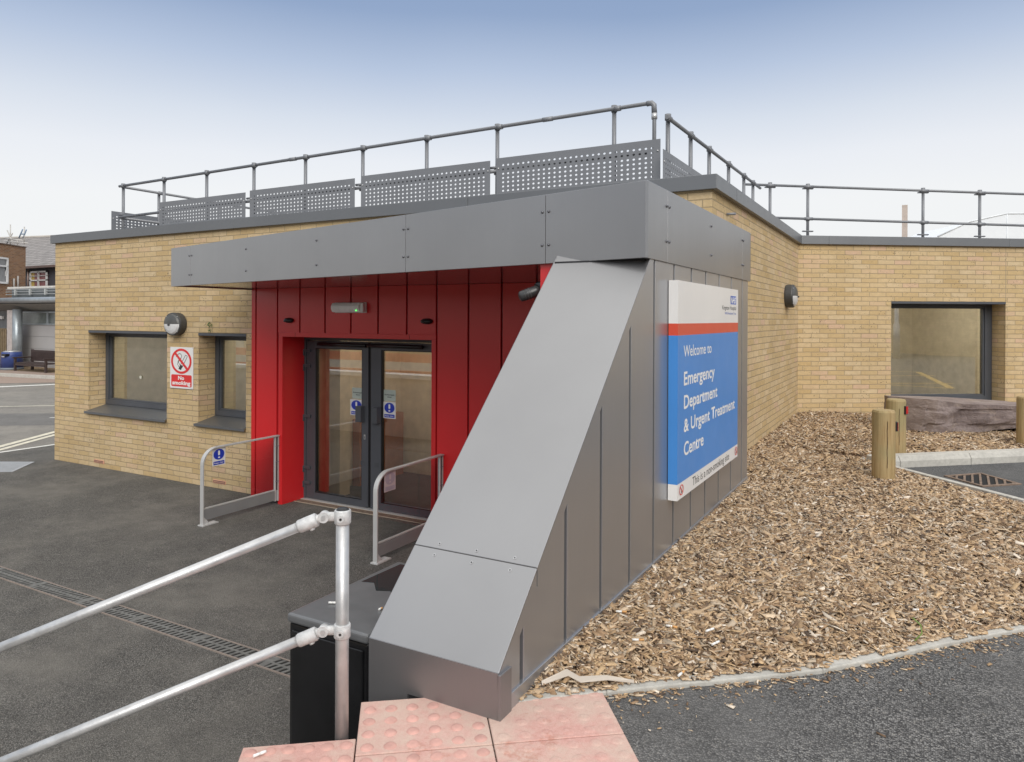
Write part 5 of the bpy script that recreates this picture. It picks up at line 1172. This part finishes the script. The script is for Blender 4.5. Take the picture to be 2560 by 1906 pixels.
# rooftop scaffold with the letter H
rs = thing('rooftop_antenna', (-46.0, 22.6, 6.56), 'spindly pale rooftop antenna mast with crossing struts at the far left', 'antenna')
AP = simple('antenna_pale', (.48,.46,.43), .6, .2); k = MB()
def rodp(x_, z_): return Vector((x_, 22.9, z_))
for a, b in (((-47.0, 6.55), (-47.0, 7.82)), ((-47.35, 7.5), (-46.6, 6.6)), ((-46.75, 7.3), (-47.4, 6.7)), ((-47.6, 7.05), (-45.6, 6.8)), ((-47.5, 6.85), (-45.0, 6.62)), ((-46.2, 6.6), (-46.2, 6.9))): k.tube([rodp(*a), rodp(*b)], .035, 6)
k.build('mast', AP, rs)
rh = thing('rooftop_letter', (-46, 22.9, 6.56), 'leaning blue grey letter H frame on the roof of the brick block', 'sign')
k = MB()
for a, b in (((-46.95+.9, 6.98), (-46.55+.9, 7.46)), ((-46.6+.9+.1, 6.95), (-46.2+.9+.05, 7.42)), ((-46.75+.9, 7.2), (-46.4+.9+.05, 7.17))): k.tube([rodp(*a), rodp(*b)], .04, 6)
k.build('letter_frame', simple('letter_blue_grey', (.20,.27,.36), .6), rh); k = MB(); k.tube([rodp(-45.62+.15, 6.6), rodp(-45.62+.15, 7.6)], .035, 6); k.build('support_pole', AP, rh)

# background: beyond the right-hand roof
rp = MB(); rp.box(-.36, -.24, 19.9, 20.0, 3.6, 5.18); tag(rp.build('timber_pole', simple('pole_wood', (.50,.42,.36), .8)), 'plain pale timber pole rising behind the right hand roof', 'pole')
sl2 = thing('roof_lantern', (3, 27, 3.6), 'translucent pale faceted roof lantern beyond the right hand parapet', 'roof lantern')
TL = simple('lantern_pale', (.74,.76,.77), .6, 0, .02); k = MB(); Y_ = 30
def rp_(d, f_): return (d[0]*f_, d[1]*f_, 2.4+d[2]*f_)
s0, s1, s2, s3 = (.0226, 1.1594, .1154), (.06, 1.1804, .1359), (.1058, 1.2061, .1476), (.30, 1.30, .1476)
b = [rp_((d[0], d[1], .06), 24) for d in (s0, s1, s2, s3)]; tt = [rp_(d, 24) for d in (s0, s1, s2, s3)]
tb = [(p_[0]-1.5, p_[1]+3, p_[2]) for p_ in tt]
for i in range(3): k.face([b[i], b[i+1], tt[i+1], tt[i]]); k.face([tt[i], tt[i+1], tb[i+1], tb[i]])
k.build('glazing', TL, sl2); k = MB(); k.tube([tt[0], tt[1], tt[2], tt[3]], .025, 6); k.tube([b[2], tt[2]], .02, 6); k.build('glazing_bars', simple('lantern_bar', (.68,.70,.71), .5), sl2)

# ------------------------------------------------------------------ things behind the camera, seen only as reflections
bb = thing('opposite_brick_wall', (10, -22, 0), 'long brown brick boundary wall across the car park', 'wall')
wall('wall', (18, -24), (-45, -24), 0, 4.2, [], .1, BR, parent=bb)
b2 = thing('car_park_brick_wall', (30, 0, 0), 'buff brick wall along the far side of the car park', 'wall')
wall('wall', (24, 24), (20, -24), .8, 4.0, [], .1, BR, parent=b2)
lp = thing('lamp_post', (17, 3, .8), 'grey lamp post standing in the car park', 'lamp post'); k = MB(); k.tube([(18.5, 5.9, .8), (18.5, 5.9, 2.2), (18.5, 5.9, 2.25), (18.5, 5.9, 7)], .1, 12, rs=[.13, .13, .08, .07]); k.build('column', GALV, lp)
YEL = simple('yellow_paint', (.60,.40,.10), .8)
for a, b in (((3, 7.5), (7.5, 5)), ((3.5, 9.5), (8.5, 6.8)), ((3, 7.5), (5, 9.0)), ((5.2, 6.3), (7.4, 7.7)), ((7.5, 5), (8.5, 6.8)), ((3, 7.5), (3.5, 9.5))): seg((a[0]+2.2, a[1]+3), (b[0]+2.2, b[1]+3), .16, .805, YEL)
ob = thing('plastic_barrier', (-11, .5, 0), 'row of orange plastic barriers behind the rendered wall', 'barrier'); OR = simple('barrier_orange', (.62,.11,.04), .5)
for i in range(4):
    k = MB(); x_ = -9.5-i*2.1; k.box(x_-1.9, x_, .4, .45, .9, 1.15); k.box(x_-1.9, x_, .4, .45, 1.35, 1.55); k.box(x_-1.9, x_-1.8, .38, .47, 0, 1.6); k.box(x_-.1, x_, .38, .47, 0, 1.6); k.build('barrier_panel', OR, ob)
rw = thing('retaining_wall', (-12, 2.3, 0), 'pale rendered retaining wall with white coping beside the steps', 'wall')
k = MB(); k.prism([(-8.0, 2.55), (-15, 2.35), (-15, 2.1), (-8.0, 2.3)], 0, 1.18); k.build('render', simple('render_grey', (.52,.48,.43), .9), rw); k = MB(); k.prism([(-7.95, 2.6), (-15.05, 2.4), (-15.05, 2.05), (-7.95, 2.25)], 1.181, 1.26); k.build('coping', WHITE, rw)
